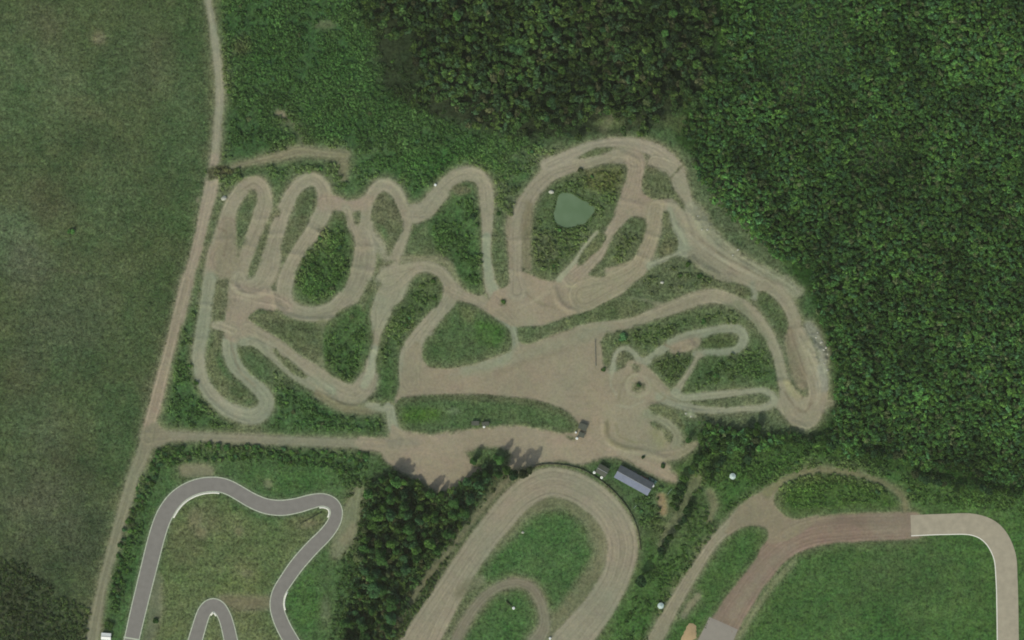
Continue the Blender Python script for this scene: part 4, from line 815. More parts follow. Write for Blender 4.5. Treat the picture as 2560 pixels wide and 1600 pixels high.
def in_poly(x, y, p):
    ins = False; n = len(p)
    for i in range(n):
        x1, y1 = p[i]; x2, y2 = p[(i + 1) % n]
        if (y1 > y) != (y2 > y) and x < (x2 - x1) * (y - y1) / (y2 - y1) + x1: ins = not ins
    return ins
def scatter(f, pts, sp, seed, soilmax=.35, jitter=.42, warp=0):
    p = PTS(f, pts); r = random.Random(seed); xs = [a[0] for a in p]; ys = [a[1] for a in p]; out = []
    y = min(ys); row = 0
    while y < max(ys):
        x = min(xs) + (row % 2) * sp / 2
        while x < max(xs):
            px = x + r.uniform(-1, 1) * jitter * sp; py = y + r.uniform(-1, 1) * jitter * sp
            if warp:
                i_ = min(max(int((px - X0) / ST), 0), NX - 1); j_ = min(max(int((py - Y0) / ST), 0), NY - 1); qx, qy = px + warp * N_hue2[j_, i_] + r.gauss(0, warp * .16), py + warp * N_mid[j_, i_] + r.gauss(0, warp * .16)
            else: qx, qy = px, py
            if in_poly(qx, qy, p) and soil_at(px, py) < soilmax: out.append((px, py))
            x += sp
        y += sp * .87; row += 1
    return out
def leafc(f=1.0, r=random):
    """one crown's own leaf colour"""
    k = r.random()
    base = np.array([.064, .158, .036]) if k < .45 else (np.array([.080, .170, .032]) if k < .74 else (np.array([.060, .148, .050]) if k < .93 else np.array([.098, .136, .050])))
    return tuple(base * f * r.uniform(.66, 1.36))
LOD = [crown(84, 300 + k, .27, 6, .6) for k in range(16)]
LODB = [crown(44, 400 + k, .32, 5, .45) for k in range(12)]
def mass(name, pts, rad, hgt, fac, label, cat, seed, lods, trunk=True, local=0, hue=(1, 1, 1)):
    r = np.random.default_rng(seed); rr = random.Random(seed); Vs, Cs = [], []
    TV, TQ = [], []; n0 = 0
    for (x, y) in pts:
        v, b = lods[r.integers(0, len(lods))]
        R_ = rad(x, y) * r.uniform(.62, 1.5); h = hgt(x, y) * r.uniform(.74, 1.22); el = r.uniform(.75, 1.3); an = r.uniform(0, 6.28); ca, sa = math.cos(an), math.sin(an)
        zz = v[:, 2] * R_ * 1.15 + max(h - R_ * .8, R_ * .3) + hz(x, y)
        Vs.append(np.stack([(v[:, 0] * el * ca - v[:, 1] / el * sa) * R_ + x, (v[:, 0] * el * sa + v[:, 1] / el * ca) * R_ + y, zz], 1))
        lc = np.array(leafc(fac(x, y), rr))
        lc = lc * np.array(hue)
        if local: lc = lc * (1 - local) + at_(CV, x, y) * np.array([1.5, 1.5, 1.2]) * fac(x, y) * rr.uniform(.8, 1.25) * local
        Cs.append(np.outer(b, lc))
        if trunk:
            q = np.array([[-.12, -.12], [.12, -.12], [.12, .12], [-.12, .12]]); zt = max(h - R_ * .3, .3)
            TV.append(np.vstack([np.c_[q + (x, y), np.full(4, hz(x, y) - .3)], np.c_[q * .4 + (x, y), np.full(4, hz(x, y) + zt)]]))
            for a in range(4): TQ.append([n0 + a, n0 + (a + 1) % 4, n0 + 4 + (a + 1) % 4, n0 + 4 + a])
            n0 += 8
    V_ = np.vstack(Vs); C_ = np.vstack(Cs); q = np.arange(len(V_)).reshape(-1, 4)
    if trunk:
        q = np.vstack([q, np.array(TQ) + len(V_)]); C_ = np.vstack([C_, np.tile(col(80, 70, 58), (n0, 1))]); V_ = np.vstack([V_] + TV)
    o = link(name, np_mesh(name, V_, q, C_), MF); tag(o, label, cat, kind='stuff'); return o

# --- woods: centre-north dark wood, east wood, scrub
def at_(F_, x, y):
    i = min(max(int((x - X0) / ST), 0), NX - 1); j = min(max(int((y - Y0) / ST), 0), NY - 1); return F_[j, i]
def f_noise(x, y): return at_(N_hue2, x, y), at_(N_hue, x, y)
def wtone(k, lo=.55):
    return lambda x, y: max(lo * k, k * (1 + .8 * at_(N_hue2, x, y) + .6 * at_(N_mid, x, y) + .35 * at_(N_hue, x, y) + .5 * at_(N_edge, x, y)))
NW = [(830, -70), (1690, -70), (1690, 150), (1620, 240), (1500, 300), (1380, 300), (1250, 325), (1130, 290), (1100, 235), (1000, 215), (950, 150), (965, 95), (880, 40)]
north = scatter('F', NW, 2.9, 1, jitter=.65, warp=22)
EW = [(1700, -70), (2520, -70), (2520, 1170), (2350, 1140), (2200, 1110), (2050, 1070), (1900, 1040), (1700, 1080), (1650, 1050), (1650, 1005), (1800, 1015), (1900, 1025), (1950, 1010), (1975, 960), (1975, 880), (1965, 800), (1925, 720), (1910, 640), (1810, 590), (1750, 530), (1690, 480), (1650, 420), (1640, 370), (1610, 310), (1640, 240), (1700, 160)]
nset = {}
for p in north: nset.setdefault((int(p[0] // 3), int(p[1] // 3)), 1)
east = [p for p in scatter('F', EW, 1.8, 2, jitter=.7, warp=5) if (int(p[0] // 3), int(p[1] // 3)) not in nset]
clear = [PTS('F', [(1780, -60), (1960, -60), (2020, 80), (1960, 240), (1850, 250), (1770, 150)]), PTS('F', [(2020, 300), (2100, 290), (2130, 380), (2060, 430), (2000, 400)])]
thin = lambda x, y: in_poly(x + 5 * at_(N_mid, x, y), y + 5 * at_(N_hue2, x, y), clear[0]) or in_poly(x, y, clear[1])
rs = random.Random(5)
east_low = [(x, y) for x, y in east if thin(x, y)]; east = [p for p in east if not thin(*p)]
rs.shuffle(north)
rs.shuffle(east)
inview = lambda p: abs(p[0]) < 254 and abs(p[1]) < 158
nb = [p for p in north if inview(p)][:48]; eb = [p for p in east if inview(p)][:52]
sn, se = set(nb), set(eb)
for x, y in nb:
    tree(x, y, random.uniform(.8, 1.1), leafc(random.uniform(.6, 1.1)), 'large crown standing out in the dark wood along the top centre', 'trees of the dark top wood')
for x, y in eb:
    tree(x, y, random.uniform(.6, .85), leafc(random.uniform(.8, 1.3)), 'larger leafy crown among the dense green wood on the right', 'trees of the right hand wood', sz=.95)
def mix(a, b): return lambda x, y: a(x, y) if at_(N_mid, x, y) > -.1 else b(x, y)
mass('north_woodland', [p for p in north if p not in sn], lambda x, y: 1.95, lambda x, y: 6.5 + 1.5 * f_noise(x, y)[0], wtone(.70), 'dense dark brownish green wood along the top centre', 'woodland', 21, LOD, hue=(1.16, .96, 1.08))
mass('east_woodland', [p for p in east if p not in se], lambda x, y: 1.25, lambda x, y: 4.4 + 2.0 * f_noise(x, y)[0], wtone(1.0), 'dense mottled green wood filling the right side', 'woodland', 22, LOD)
mass('young_woodland', east_low, lambda x, y: 1.1, lambda x, y: 2.0, lambda x, y: .85 + .4 * at_(N_mid, x, y), 'lighter low growth in the thin patches of the right hand wood', 'woodland', 27, LODB)
# scrub: north centre, clearing, verges, islands, south-east verge
scr = scatter('F', [(530, -70), (910, -70), (920, 150), (1000, 240), (1100, 310), (1280, 325), (1330, 340), (1290, 370), (1200, 370), (1050, 360), (900, 365), (760, 340), (560, 360), (530, 370), (535, 200), (525, 60)], 1.35, 31, jitter=.65, warp=10)
scr += scatter('F', [(1650, 1060), (1760, 1060), (1900, 1040), (2050, 1075), (2200, 1115), (2400, 1150), (2520, 1180), (2520, 1210), (2300, 1190), (2100, 1180), (2000, 1160), (1850, 1180), (1800, 1150), (1740, 1120), (1600, 1230), (1560, 1200), (1640, 1130)], 2.1, 32)
scr += scatter('F', [(1850, 1140), (1950, 1120), (2100, 1150), (2080, 1185), (1900, 1200), (1850, 1190)], 1.9, 33)
for f, pp, s in [('E6', [(1270, 640), (1400, 620), (1450, 760), (1480, 1000), (1400, 1200), (1200, 1360), (1050, 1280), (980, 1150), (1040, 950), (1140, 830)], 1.7), ('E7', [(560, 400), (820, 360), (900, 560), (920, 950), (930, 1200), (800, 1150), (700, 1000), (500, 860), (460, 620)], 1.7),
                 ('G1', [(1960, 420), (2150, 330), (2250, 480), (2220, 780), (2080, 960), (1900, 840), (1860, 600)], 1.8), ('G2', [(420, 200), (540, 40), (700, 0), (740, 180), (520, 420), (330, 640), (170, 850), (180, 640), (260, 440)], 2.0),
                 ('E7', [(1430, 560), (1600, 640), (1900, 640), (2000, 560), (1900, 780), (1650, 1040), (1480, 1060), (1400, 900)], 2.2), ('E7', [(1580, 300), (1750, 180), (2250, 80), (2200, 440), (2020, 560), (1980, 430), (1750, 280)], 2.3),
                 ('G3', [(900, 420), (1100, 330), (1400, 300), (1560, 420), (1450, 390), (1100, 440), (700, 620), (560, 700), (250, 600), (600, 440)], 2.4), ('G3', [(1040, 900), (1200, 760), (1500, 680), (1700, 650), (1790, 900), (1700, 980), (1300, 960), (980, 1040)], 2.1),
                 ('G3', [(660, 800), (820, 720), (1000, 740), (880, 940), (780, 940)], 2.0), ('F', [(480, 400), (560, 395), (800, 385), (820, 440), (780, 460), (740, 400), (640, 430), (600, 400), (540, 440), (500, 470)], 1.9),
                 ('F', [(880, 370), (1160, 360), (1280, 370), (1260, 440), (1200, 560), (1170, 500), (1160, 420), (1100, 385), (1040, 420), (960, 470), (900, 410), (850, 440), (830, 400)], 2.0),
                 ('F', [(480, 480), (500, 480), (470, 700), (455, 850), (490, 960), (560, 1010), (420, 1010), (390, 990), (430, 800)], 1.7), ('F', [(640, 870), (700, 920), (800, 970), (910, 985), (910, 1020), (640, 1015), (660, 950)], 2.3),
                 ('E8', [(760, 1000), (1000, 940), (1100, 1040), (1350, 1160), (1100, 1220), (800, 1300), (560, 1230)], 2.6), ('E8', [(330, 850), (480, 680), (620, 660), (560, 860), (380, 980)], 2.2),
                 ('G5', [(560, 450), (640, 470), (520, 1000), (400, 1300), (330, 1280), (400, 1000), (460, 700)], 1.9), ('F', [(1530, 1140), (1570, 1150), (1600, 1200), (1560, 1280), (1510, 1240), (1500, 1180)], 2.1)]:
    scr += scatter(f, pp, s * .85, 40 + int(s * 10), .3, .65)
# hedge belts between road and kart circuit
hedge = scatter('F', [(380, 1055), (480, 1045), (700, 1058), (860, 1070), (880, 1100), (850, 1120), (700, 1100), (560, 1085), (440, 1090), (380, 1110), (340, 1200), (300, 1330), (275, 1450), (260, 1400), (290, 1260), (330, 1130)], 2.0, 50, .45)
rs.shuffle(hedge); hv = [p for p in hedge if inview(p)][:150]; hs = set(hv)
for x, y in hv:
    wside = x < P('F', 370, 0)[0]
    bush(x, y, random.uniform(1.1, 1.9), leafc(random.uniform(.7, 1.1)), 'leafy hedge bush between the gravel road and the asphalt circuit' if wside else 'leafy hedge bush in the row south of the side road', 'hedge bushes beside the gravel road' if wside else 'hedge bushes below the side road')
scr += [p for p in hedge if p not in hs]
rs.shuffle(scr); sv = [p for p in scr if inview(p)][:120]; ss_ = set(sv)
for x, y in sv:
    up = y > 60
    bush(x, y, random.uniform(1.15, 1.6), leafc(random.uniform(.9, 1.25)), 'larger rounded bush in the green scrub of the upper half' if up else 'larger rounded bush in the rough green plots between the tracks', 'scrub bushes of the upper half' if up else 'scrub bushes between the tracks')
def tint_like(x, y):
    i = min(max(int((x - X0) / ST), 0), NX - 1); j = min(max(int((y - Y0) / ST), 0), NY - 1)
    return float(np.clip(CV[j, i, 1] / .092, .6, 1.35))
scr = [p for p in scr if at_(N_edge, *p) + .7 * at_(N_mid, *p) - 1.2 * at_(WORN, *p) > -.22]
mass('scrub', [p for p in scr if p not in ss_], lambda x, y: .95 + .3 * at_(N_edge, x, y), lambda x, y: .6, lambda x, y: 1.2 * (1 + .5 * at_(N_mid, x, y)), 'low green scrub covering the plots between wood and tracks', 'scrub', 23, LODB, False, .85)

# tall trees of the southern stand: crowns reaching well down the stem
for k in range(4):
    vs, bs = [], []
    for q in range(4):
        v, b = crown(380, 600 + k * 9 + q, .17, 7); f_ = (.9, 1.0, .9, .65)[q]
        v = v * np.array([2.6 * f_, 2.6 * f_, 2.2]); v[:, 2] += 3.4 + q * 2.5; v[:, 0] += .4 * math.sin(q * 2 + k); v[:, 1] += .4 * math.cos(q * 3 + k); vs.append(v); bs.append(b)
    v = np.vstack(vs); b = np.concatenate(bs)
    me = np_mesh('crown', v, np.arange(len(v)).reshape(-1, 4), np.outer(b, np.ones(3))); me.materials.append(MF)
    tm = trunk_mb(10.5, .28, 5, 40 + k, 1.6); t_ = bpy.data.meshes.new('trunk'); tm.bm.to_mesh(t_); tm.bm.free(); t_.materials.append(M_BARK)
    TALL.append((me, t_))
ST1 = scatter('F', [(868, 1150), (900, 1112), (950, 1112), (1000, 1128), (1022, 1172), (1070, 1135), (1105, 1090), (1150, 1075), (1195, 1085), (1160, 1150), (1080, 1250), (1010, 1330), (960, 1410), (930, 1480), (900, 1560), (800, 1560), (820, 1440), (850, 1300)], 4.1, 60, 1.0, .6)
random.shuffle(ST1)
STIN = [p for p in ST1 if p[1] > -165]
for x, y in STIN[:104]:
    tree(x, y, random.uniform(.6, 1.25), leafc(random.uniform(.72, 1.15)), 'tall tree in the dark stand left of the speedway oval', 'trees of the stand beside the oval', sz=random.uniform(.9, 1.1), kit=TALL)
for x, y, s, l in [(1236, 1118, 1.0, 'tall tree casting its shadow on the yard above the oval, rightmost of the row'), (1214, 1122, 1.05, 'tall tree above the oval, second from the right of the row shading the yard'), (1196, 1108, .9, 'tall tree above the oval, in the middle of the row shading the yard'), (1250, 1108, .85, 'slimmer tree at the right end of the row shading the yard'), (1178, 1120, .8, 'smaller tree at the left end of the row shading the yard')]:
    x_, y_ = P('F', x, y); tree(x_, y_, s, leafc(.6), l, None, sz=1.35, kit=TALL)
mass('stand_undergrowth', scatter('F', [(868, 1160), (900, 1122), (1000, 1140), (1022, 1182), (1070, 1150), (1150, 1090), (1190, 1100), (1150, 1160), (1080, 1260), (1000, 1350), (960, 1430), (930, 1500), (900, 1580), (790, 1580), (820, 1440), (850, 1300)], 2.2, 63, 1.0, .65), lambda x, y: 1.5, lambda x, y: 4.2, lambda x, y: .85 * (1 + .6 * at_(N_mid, x, y)), 'brownish green undergrowth between the tall trees beside the oval', 'undergrowth', 28, LOD, hue=(1.2, .98, 1.1))
vg = scatter('F', [(1640, 1110), (1760, 1120), (1850, 1090), (2100, 1100), (2300, 1140), (2480, 1170), (2480, 1240), (2400, 1215), (2300, 1200), (2150, 1190), (2060, 1130), (1900, 1105), (1800, 1150), (1730, 1210), (1640, 1320), (1560, 1480), (1500, 1560), (1440, 1560), (1500, 1400), (1540, 1250), (1600, 1180)], 1.7, 64, .25, .7)
vg = [p for p in vg if at_(N_edge, *p) + at_(N_mid, *p) > -.02]
mass('verge_growth', vg, lambda x, y: .85, lambda x, y: .7, lambda x, y: 1.0 * (1 + .5 * at_(N_mid, x, y)), 'rough green growth on the verges around the lower right circuit', 'scrub', 29, LODB, False, .6)
mass('corner_scrub', scatter('F', [(-70, 1290), (60, 1330), (130, 1400), (215, 1440), (200, 1580), (-70, 1580)], 1.9, 65, .3, .7), lambda x, y: 1.0, lambda x, y: 1.0, lambda x, y: .9 * (1 + .6 * at_(N_mid, x, y)), 'dark low scrub in the bottom left corner of the field', 'scrub', 30, LODB, False, .55, hue=(1.15, .95, 1.1))
pq = PTS('E7', POND); pcx = sum(a[0] for a in pq) / len(pq); pcy = sum(a[1] for a in pq) / len(pq); rd = []
for a in catmull([(*v, 0) for v in pq + pq[:1]], .6):
    k_ = random.uniform(1.0, 1.12)
    if random.random() < .75: rd.append((pcx + (a[0] - pcx) * k_, pcy + (a[1] - pcy) * k_))
mass('pond_reeds', rd, lambda x, y: .45, lambda x, y: .7, lambda x, y: 1.1, 'fringe of reeds and rank grass around the pond', 'reeds', 31, LODB, False, .5)
sc2 = scatter('F', [(790, 1100), (880, 1130), (860, 1250), (850, 1400), (790, 1560), (780, 1500), (800, 1350), (840, 1220)], 2.0, 61) + scatter('F', [(1180, 1140), (1230, 1090), (1100, 1250), (960, 1500), (940, 1560), (900, 1560), (1000, 1360)], 1.9, 62)
mass('verge_scrub', sc2, lambda x, y: .95, lambda x, y: .9, lambda x, y: .9, 'green scrub fringing both sides of the dark tree stand', 'scrub', 24, LODB, False, .6)
# south-east belt
def along(f, pts, sp, off, seed):
    r = random.Random(seed); pa = catmull([(*P(f, *p), 0) for p in pts], sp)
    return [(x + r.uniform(-off, off), y + r.uniform(-off, off)) for x, y, _ in pa]
belt = along('G8', [(2400, 340), (2150, 430), (1950, 540), (1780, 640), (1650, 730), (1570, 830), (1500, 930), (1440, 1050), (1400, 1180), (1380, 1300)], 2.6, 1.6, 1)
belt += along('G8', [(2320, 520), (2250, 650), (2200, 760)], 2.6, 1.2, 2) + along('G8', [(1980, 700), (1850, 850), (1760, 960)], 3.0, 1.5, 3)
belt += along('G7', [(390, 470), (350, 560), (290, 650)], 2.8, .9, 4) + along('G7', [(220, 730), (180, 800), (140, 880)], 2.8, .8, 5) + along('G7', [(1660, 100), (1800, 120), (1960, 110)], 3, 1.2, 6) + along('G7', [(1280, 20), (1250, 90)], 3, .6, 7) + along('F', [(2160, 1125), (2260, 1150), (2400, 1165)], 3.4, 1.0, 8)
for x, y in belt:
    tree(x, y, random.uniform(.65, 1.0), leafc(random.uniform(.45, .7)), 'dark tree in the ragged belt right of the long blue-grey building', 'trees of the south east belt', sz=1.05)
# south-east single trees
for f, x, y, s, l in [('G8', 1640, 700, 1.25, 'tall dark tree at the right end of the dirt yard'), ('G8', 1540, 480, .8, 'dark tree beside the small practice arc'), ('G8', 2260, 700, 1.2, 'dark tree up right of the white-roofed hut'), ('G8', 1780, 880, .9, 'tree between the yard corner and the white-roofed hut'),
                      ('G6', 1960, 1100, 1.5, 'single dark tree close to the right outer edge of the oval'), ('G6', 2110, 920, .8, 'dark tree in the green strip right of the oval'), ('G6', 2010, 780, .7, 'small tree just outside the oval barrier'), ('G7', 380, 560, .9, 'dark tree on the trail right of the orange clay patch')]:
    x_, y_ = P(f, x, y); tree(x_, y_, s, leafc(.7), l, None)
for f, x, y, s, c, l in [('G8', 1000, 685, 1.3, .5, 'dark round bush on bare clay above the long building'), ('G8', 1240, 790, 1.5, .5, 'dark round bush right of the other one above the long building'), ('G2', 1350, 200, 1.5, .8, 'lone dark bush on bare soil in the track junction'),
                         ('G3', 370, 545, 2.6, 1.9, 'bright green rounded bush above the small practice arch'), ('E5', 680, 690, 2.4, 1.6, 'lone bright green bush in the left field'), ('E8', 1050, 990, 2.0, .6, 'dark bush on the plot under the diagonal track'),
                         ('G3', 520, 1000, 1.6, .8, 'olive bush on the dirt mound of the practice area'), ('G2', 2300, 850, 1.4, .7, 'bush at the lower end of the start gate'), ('E7', 840, 530, 2.2, .6, 'dark round bush inside the third hairpin'), ('E7', 1850, 100, 1.5, .6, 'dark bush on the inner edge of the pond loop'),
                         ('G5', 350, 1395, 2.6, .5, 'dark bush beside the white shed'), ('G5', 690, 1370, 1.6, .6, 'narrow dark bush beside the asphalt straight')]:
    x_, y_ = P(f, x, y); BUSH_N[0] -= 1; bush(x_, y_, s, leafc(c), l, None)
for x, y in [(1090, 205), (720, 1090)]: pass

# rough grass tufts over the open fields
def tufts(name, regions, label, seed, size=.5):
    r = np.random.default_rng(seed); Vs, Cs = [], []
    for f, pp, n in regions:
        p = PTS(f, pp); xs = [a[0] for a in p]; ys = [a[1] for a in p]; k = 0
        X = r.uniform(min(xs), max(xs), n); Y = r.uniform(min(ys), max(ys), n)
        for x, y in zip(X, Y):
            if not in_poly(x, y, p): continue
            i = int((x - X0) / ST); j = int((y - Y0) / ST)
            if not (0 <= i < NX and 0 <= j < NY) or SOIL[j, i] > .3 or PAVED[j, i]: continue
            z = H[j, i]; c = CV[j, i] * r.uniform(.65, 1.6); s = size * r.uniform(.5, 1.5)
            for q in range(3):
                a = r.uniform(0, 6.28); dx, dy = math.cos(a) * s, math.sin(a) * s; hx, hy = -dy * .8, dx * .8; t = r.uniform(.1, .5) * s
                Vs.append([(x - dx * .4, y - dy * .4, z), (x + hx * .5, y + hy * .5, z + t), (x + dx, y + dy, z + t * 1.3), (x - hx * .5, y - hy * .5, z + t * .6)]); Cs.append([c] * 4)
    V_ = np.array(Vs).reshape(-1, 3); C_ = np.array(Cs).reshape(-1, 3)
    o = link(name, np_mesh(name, V_, np.arange(len(V_)).reshape(-1, 4), C_), MF); tag(o, label, 'grass', kind='stuff')
tufts('rough_grass', [('F', [(-60, -60), (485, -60), (500, 200), (490, 380), (450, 600), (380, 860), (340, 1030), (270, 1240), (200, 1560), (-60, 1560)], 42000),
                      ('F', [(350, 380), (2000, 380), (2400, 1500), (1000, 1500), (300, 1500)], 45000)], 'rough tufted grass of the fields and plots', 3, .42)

# ================================================================== buildings and small things
def gable(cx, cy, L, W, hw, hr, rz, m1, m2, label, name, wallm=M_WALL, windows=3, over=.25):
    o = thing(name, label, 'building', (cx, cy, hz(cx, cy)), rz)
    w = MB(); w.poly([(-L/2, -W/2, -.3), (L/2, -W/2, -.3), (L/2, W/2, -.3), (-L/2, W/2, -.3), (-L/2, -W/2, hw), (L/2, -W/2, hw), (L/2, W/2, hw), (-L/2, W/2, hw), (-L/2, 0, hr - .06), (L/2, 0, hr - .06)],
                     [(0, 1, 5, 4), (1, 2, 6, 9, 5), (2, 3, 7, 6), (3, 0, 4, 8, 7), (3, 2, 1, 0)]); w.build('wall', wallm, o)
    for s_, m in ((-1, m1), (1, m2)):
        rf = MB(); sl = (hr - hw) / (W / 2); yo = s_ * (W / 2 + over); zo = hw - over * sl; t = .09
        y0 = s_ * .02
        rf.poly([(-L/2-over, y0, hr), (L/2+over, y0, hr), (L/2+over, yo, zo), (-L/2-over, yo, zo), (-L/2-over, y0, hr+t), (L/2+over, y0, hr+t), (L/2+over, yo, zo+t), (-L/2-over, yo, zo+t)],
                [(0, 1, 2, 3), (7, 6, 5, 4), (0, 4, 5, 1), (1, 5, 6, 2), (2, 6, 7, 3), (3, 7, 4, 0)])
        # standing seams of the sheet roof
        for k in range(int(L / 1.0) + 1):
            xx = -L / 2 + k * 1.0
            rf.poly([(xx-.04, y0, hr+t), (xx+.04, y0, hr+t), (xx+.04, yo, zo+t), (xx-.04, yo, zo+t), (xx-.04, y0, hr+t+.06), (xx+.04, y0, hr+t+.06), (xx+.04, yo, zo+t+.06), (xx-.04, yo, zo+t+.06)],
                    [(4, 5, 6, 7), (0, 4, 7, 3), (1, 2, 6, 5), (2, 3, 7, 6), (0, 1, 5, 4)])
        rf.build('roof_slope', m, o)
    MB().box((0, 0, hr + .12), (L + 2 * over, .3, .08)).build('ridge_cap', M_STEEL, o)
    for s_ in (-1, 1):
        for k in range(windows):
            xx = -L / 2 + (k + .5) * L / windows + .6
            f = MB().box((xx, s_ * (W / 2 + .03), hw * .55), (1.2, .06, 1.0)).build('window', M_WHITE, o)
            MB().box((xx, s_ * (W / 2 + .045), hw * .55), (1.0, .06, .8)).build('pane', M_GLASS, f)
    d = MB().box((-L / 2 + .9, -(W / 2 + .03), 1.0), (.95, .06, 2.0)).build('door', M_WOOD, o)
    MB().box((-L / 2 + 1.2, -(W / 2 + .09), 1.0), (.12, .06, .04)).build('handle', M_STEEL, d)
    return o
bx, by = P('G8', 893, 968); ang = -math.atan2(220, 400)
gable(bx, by, 18.6, 6.6, 2.9, 4.0, ang, M_ROOF_LIT, M_SHADE_GREY, 'long low building with a blue-grey sheet roof beside the yard', 'clubhouse', windows=5)
sx, sy = P('G8', 510, 850)
gable(sx, sy, 5.2, 4.4, 3.0, 3.6, ang, M_ROOFD, M_ROOFD, 'small grey-roofed hut left of the long blue-grey building', 'hut', M_WOOD, 1)
sx, sy = P('G5', 322, 1482)
gable(sx, sy, 4.4, 3.0, 2.2, 2.7, -.08, M_WHITE, M_WHITE, 'white shed between the gravel road and the asphalt straight', 'shed', M_WHITE, 1)
def pyramid_hut(f, x, y, label, s=1.0, rz=.3):
    cx, cy = P(f, x, y); o = thing('kiosk', label, 'hut', (cx, cy, hz(cx, cy)), rz)
    w = MB(); 
    for k in range(6): pass
    w.cyl((0, 0, 1.0), 1.45 * s, 2.4, n=8); w.build('wall', M_WALL, o)
    r_ = MB(); r_.cyl((0, 0, 2.55), 1.95 * s, .75, .12, n=8); r_.build('roof', M_WHITE2, o)
    MB().cyl((0, 0, 3.0), .12, .3, .03, n=8).build('finial', M_STEEL, o)
    MB().box((1.36 * s, 0, 1.0), (.08, .8, 1.9)).build('door', M_WOOD, o)
pyramid_hut('G8', 2085, 920, 'eight-sided hut with a pale white roof in the scrub right of the long building', .85)
pyramid_hut('G7', 155, 1250, 'eight-sided hut with a pale white roof beside the narrow road at the bottom', .85)
def shadow_block(f, x, y, L, W, h, rz, label):  # dark-roofed block added where a cast shadow lies beside a white object
    cx, cy = P(f, x, y); o = thing('shadow_block', label, 'shadow_block', (cx, cy, hz(cx, cy)), rz)
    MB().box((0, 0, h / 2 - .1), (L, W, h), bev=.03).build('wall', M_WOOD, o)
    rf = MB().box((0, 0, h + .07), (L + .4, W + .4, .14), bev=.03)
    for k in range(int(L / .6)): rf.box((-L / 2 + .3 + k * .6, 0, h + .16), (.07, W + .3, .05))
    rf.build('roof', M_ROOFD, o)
    MB().box((0, -W / 2 - .03, 1.0), (.8, .06, 1.9)).build('door', M_SHADE_GREY, o)
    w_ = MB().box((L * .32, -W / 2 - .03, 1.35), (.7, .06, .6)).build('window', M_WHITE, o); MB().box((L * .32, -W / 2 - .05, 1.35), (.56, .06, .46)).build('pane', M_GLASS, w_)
shadow_block('G2', 1090, 1352, 3.4, 1.8, 2.0, .0, 'dark-roofed block standing in for a shadow at the lower edge of the long green island, left one of two')
shadow_block('G2', 1186, 1358, 3.2, 1.6, 2.0, .1, 'dark-roofed block standing in for a shadow at the lower edge of the long green island, right one of two')
shadow_block('G2', 2105, 1385, 4.0, 2.7, 2.3, -.35, 'larger dark-roofed block standing in for a shadow at the right tip of the long green island')
shadow_block('G2', 2092, 1462, 2.8, 2.0, 2.2, -.3, 'smaller dark-roofed block standing in for a shadow just below the larger one at the island tip')
def tank(f, x, y, label, r=.62, h=1.1):
    cx, cy = P(f, x, y); o = thing('water_tank', label, 'tank', (cx, cy, hz(cx, cy)), 0)
    MB().cyl((0, 0, h / 2 - .05), r, h, n=20).cyl((0, 0, h + .05), r, .12, r * .7, n=20).build('body', M_WHITE, o)
    MB().cyl((0, 0, h + .16), .2, .1, n=12).build('lid', M_WHITE2, o)
    b = MB()
    for z in (.25, .75): b.cyl((0, 0, z), r + .02, .05, n=20)
    b.build('hoop', M_STEEL, o)
for f, x, y, l, r_ in [('G2', 1172, 1388, 'small white tank at the dark-roofed blocks under the long green island', .6), ('G2', 2050, 1496, 'small white tank below the paired dark-roofed blocks at the island tip', .65), ('G8', 415, 876, 'small white tank left of the grey-roofed hut', .7), ('G8', 503, 937, 'small white tank below the grey-roofed hut', .7),
                       ('G8', 1122, 1036, 'small white tank at the right end of the long building', .75), ('E6', 2300, 236, 'small white tank on grass outside the fourth hairpin', .65), ('G6', 1075, 1288, 'small white tank inside the inner path of the oval', .7), ('G2', 2040, 1440, 'pale tank between the island tip and the paired dark-roofed blocks', .5), ('G6', 1330, 1500, 'pale tank on the inner edge of the oval at the bottom', .6)]:
    tank(f, x, y, l, r_)
# scoreboard leaning next to tank inside the oval
def board(name, f, a, b, h, label, cat, m=M_WOOD, posts=4):
    A = P(f, *a); B = P(f, *b); L = math.hypot(B[0]-A[0], B[1]-A[1]); cx, cy = (A[0]+B[0])/2, (A[1]+B[1])/2
    o = thing(name, label, cat, (cx, cy, hz(cx, cy)), math.atan2(B[1]-A[1], B[0]-A[0]))
    p = MB()
    for k in range(3): p.box((0, 0, h * (k + .6) / 3), (L, .06, h / 3 - .05))
    p.build('panel', m, o)
    for k in range(posts): MB().box((-L/2 + L * k / (posts - 1), .08, h / 2), (.1, .1, h + .3)).build('post', M_STEEL, o)
board('start_gate', 'G2', (2222, 560), (2226, 810), .9, 'long narrow start gate across the upper right of the dirt yard', 'gate', M_STEEL, 9)
board('board_fence', 'G5', (1785, 635), (1940, 552), 1.3, 'dark board fence slanting inside the asphalt hairpin', 'fence', M_ROOFD, 6)
board('timing_board', 'G6', (1020, 1240), (1060, 1275), 1.6, 'short board beside the white tank inside the oval', 'board', M_WOOD, 3)
board('board_fence', 'G8', (890, 1310), (925, 1275), 1.0, 'tiny pale board just outside the oval barrier', 'fence', M_WHITE2, 2)
board('board_fence', 'G8', (1300, 1140), (1350, 1080), 1.0, 'pale board on grass right of the long building', 'fence', M_WHITE2, 3)
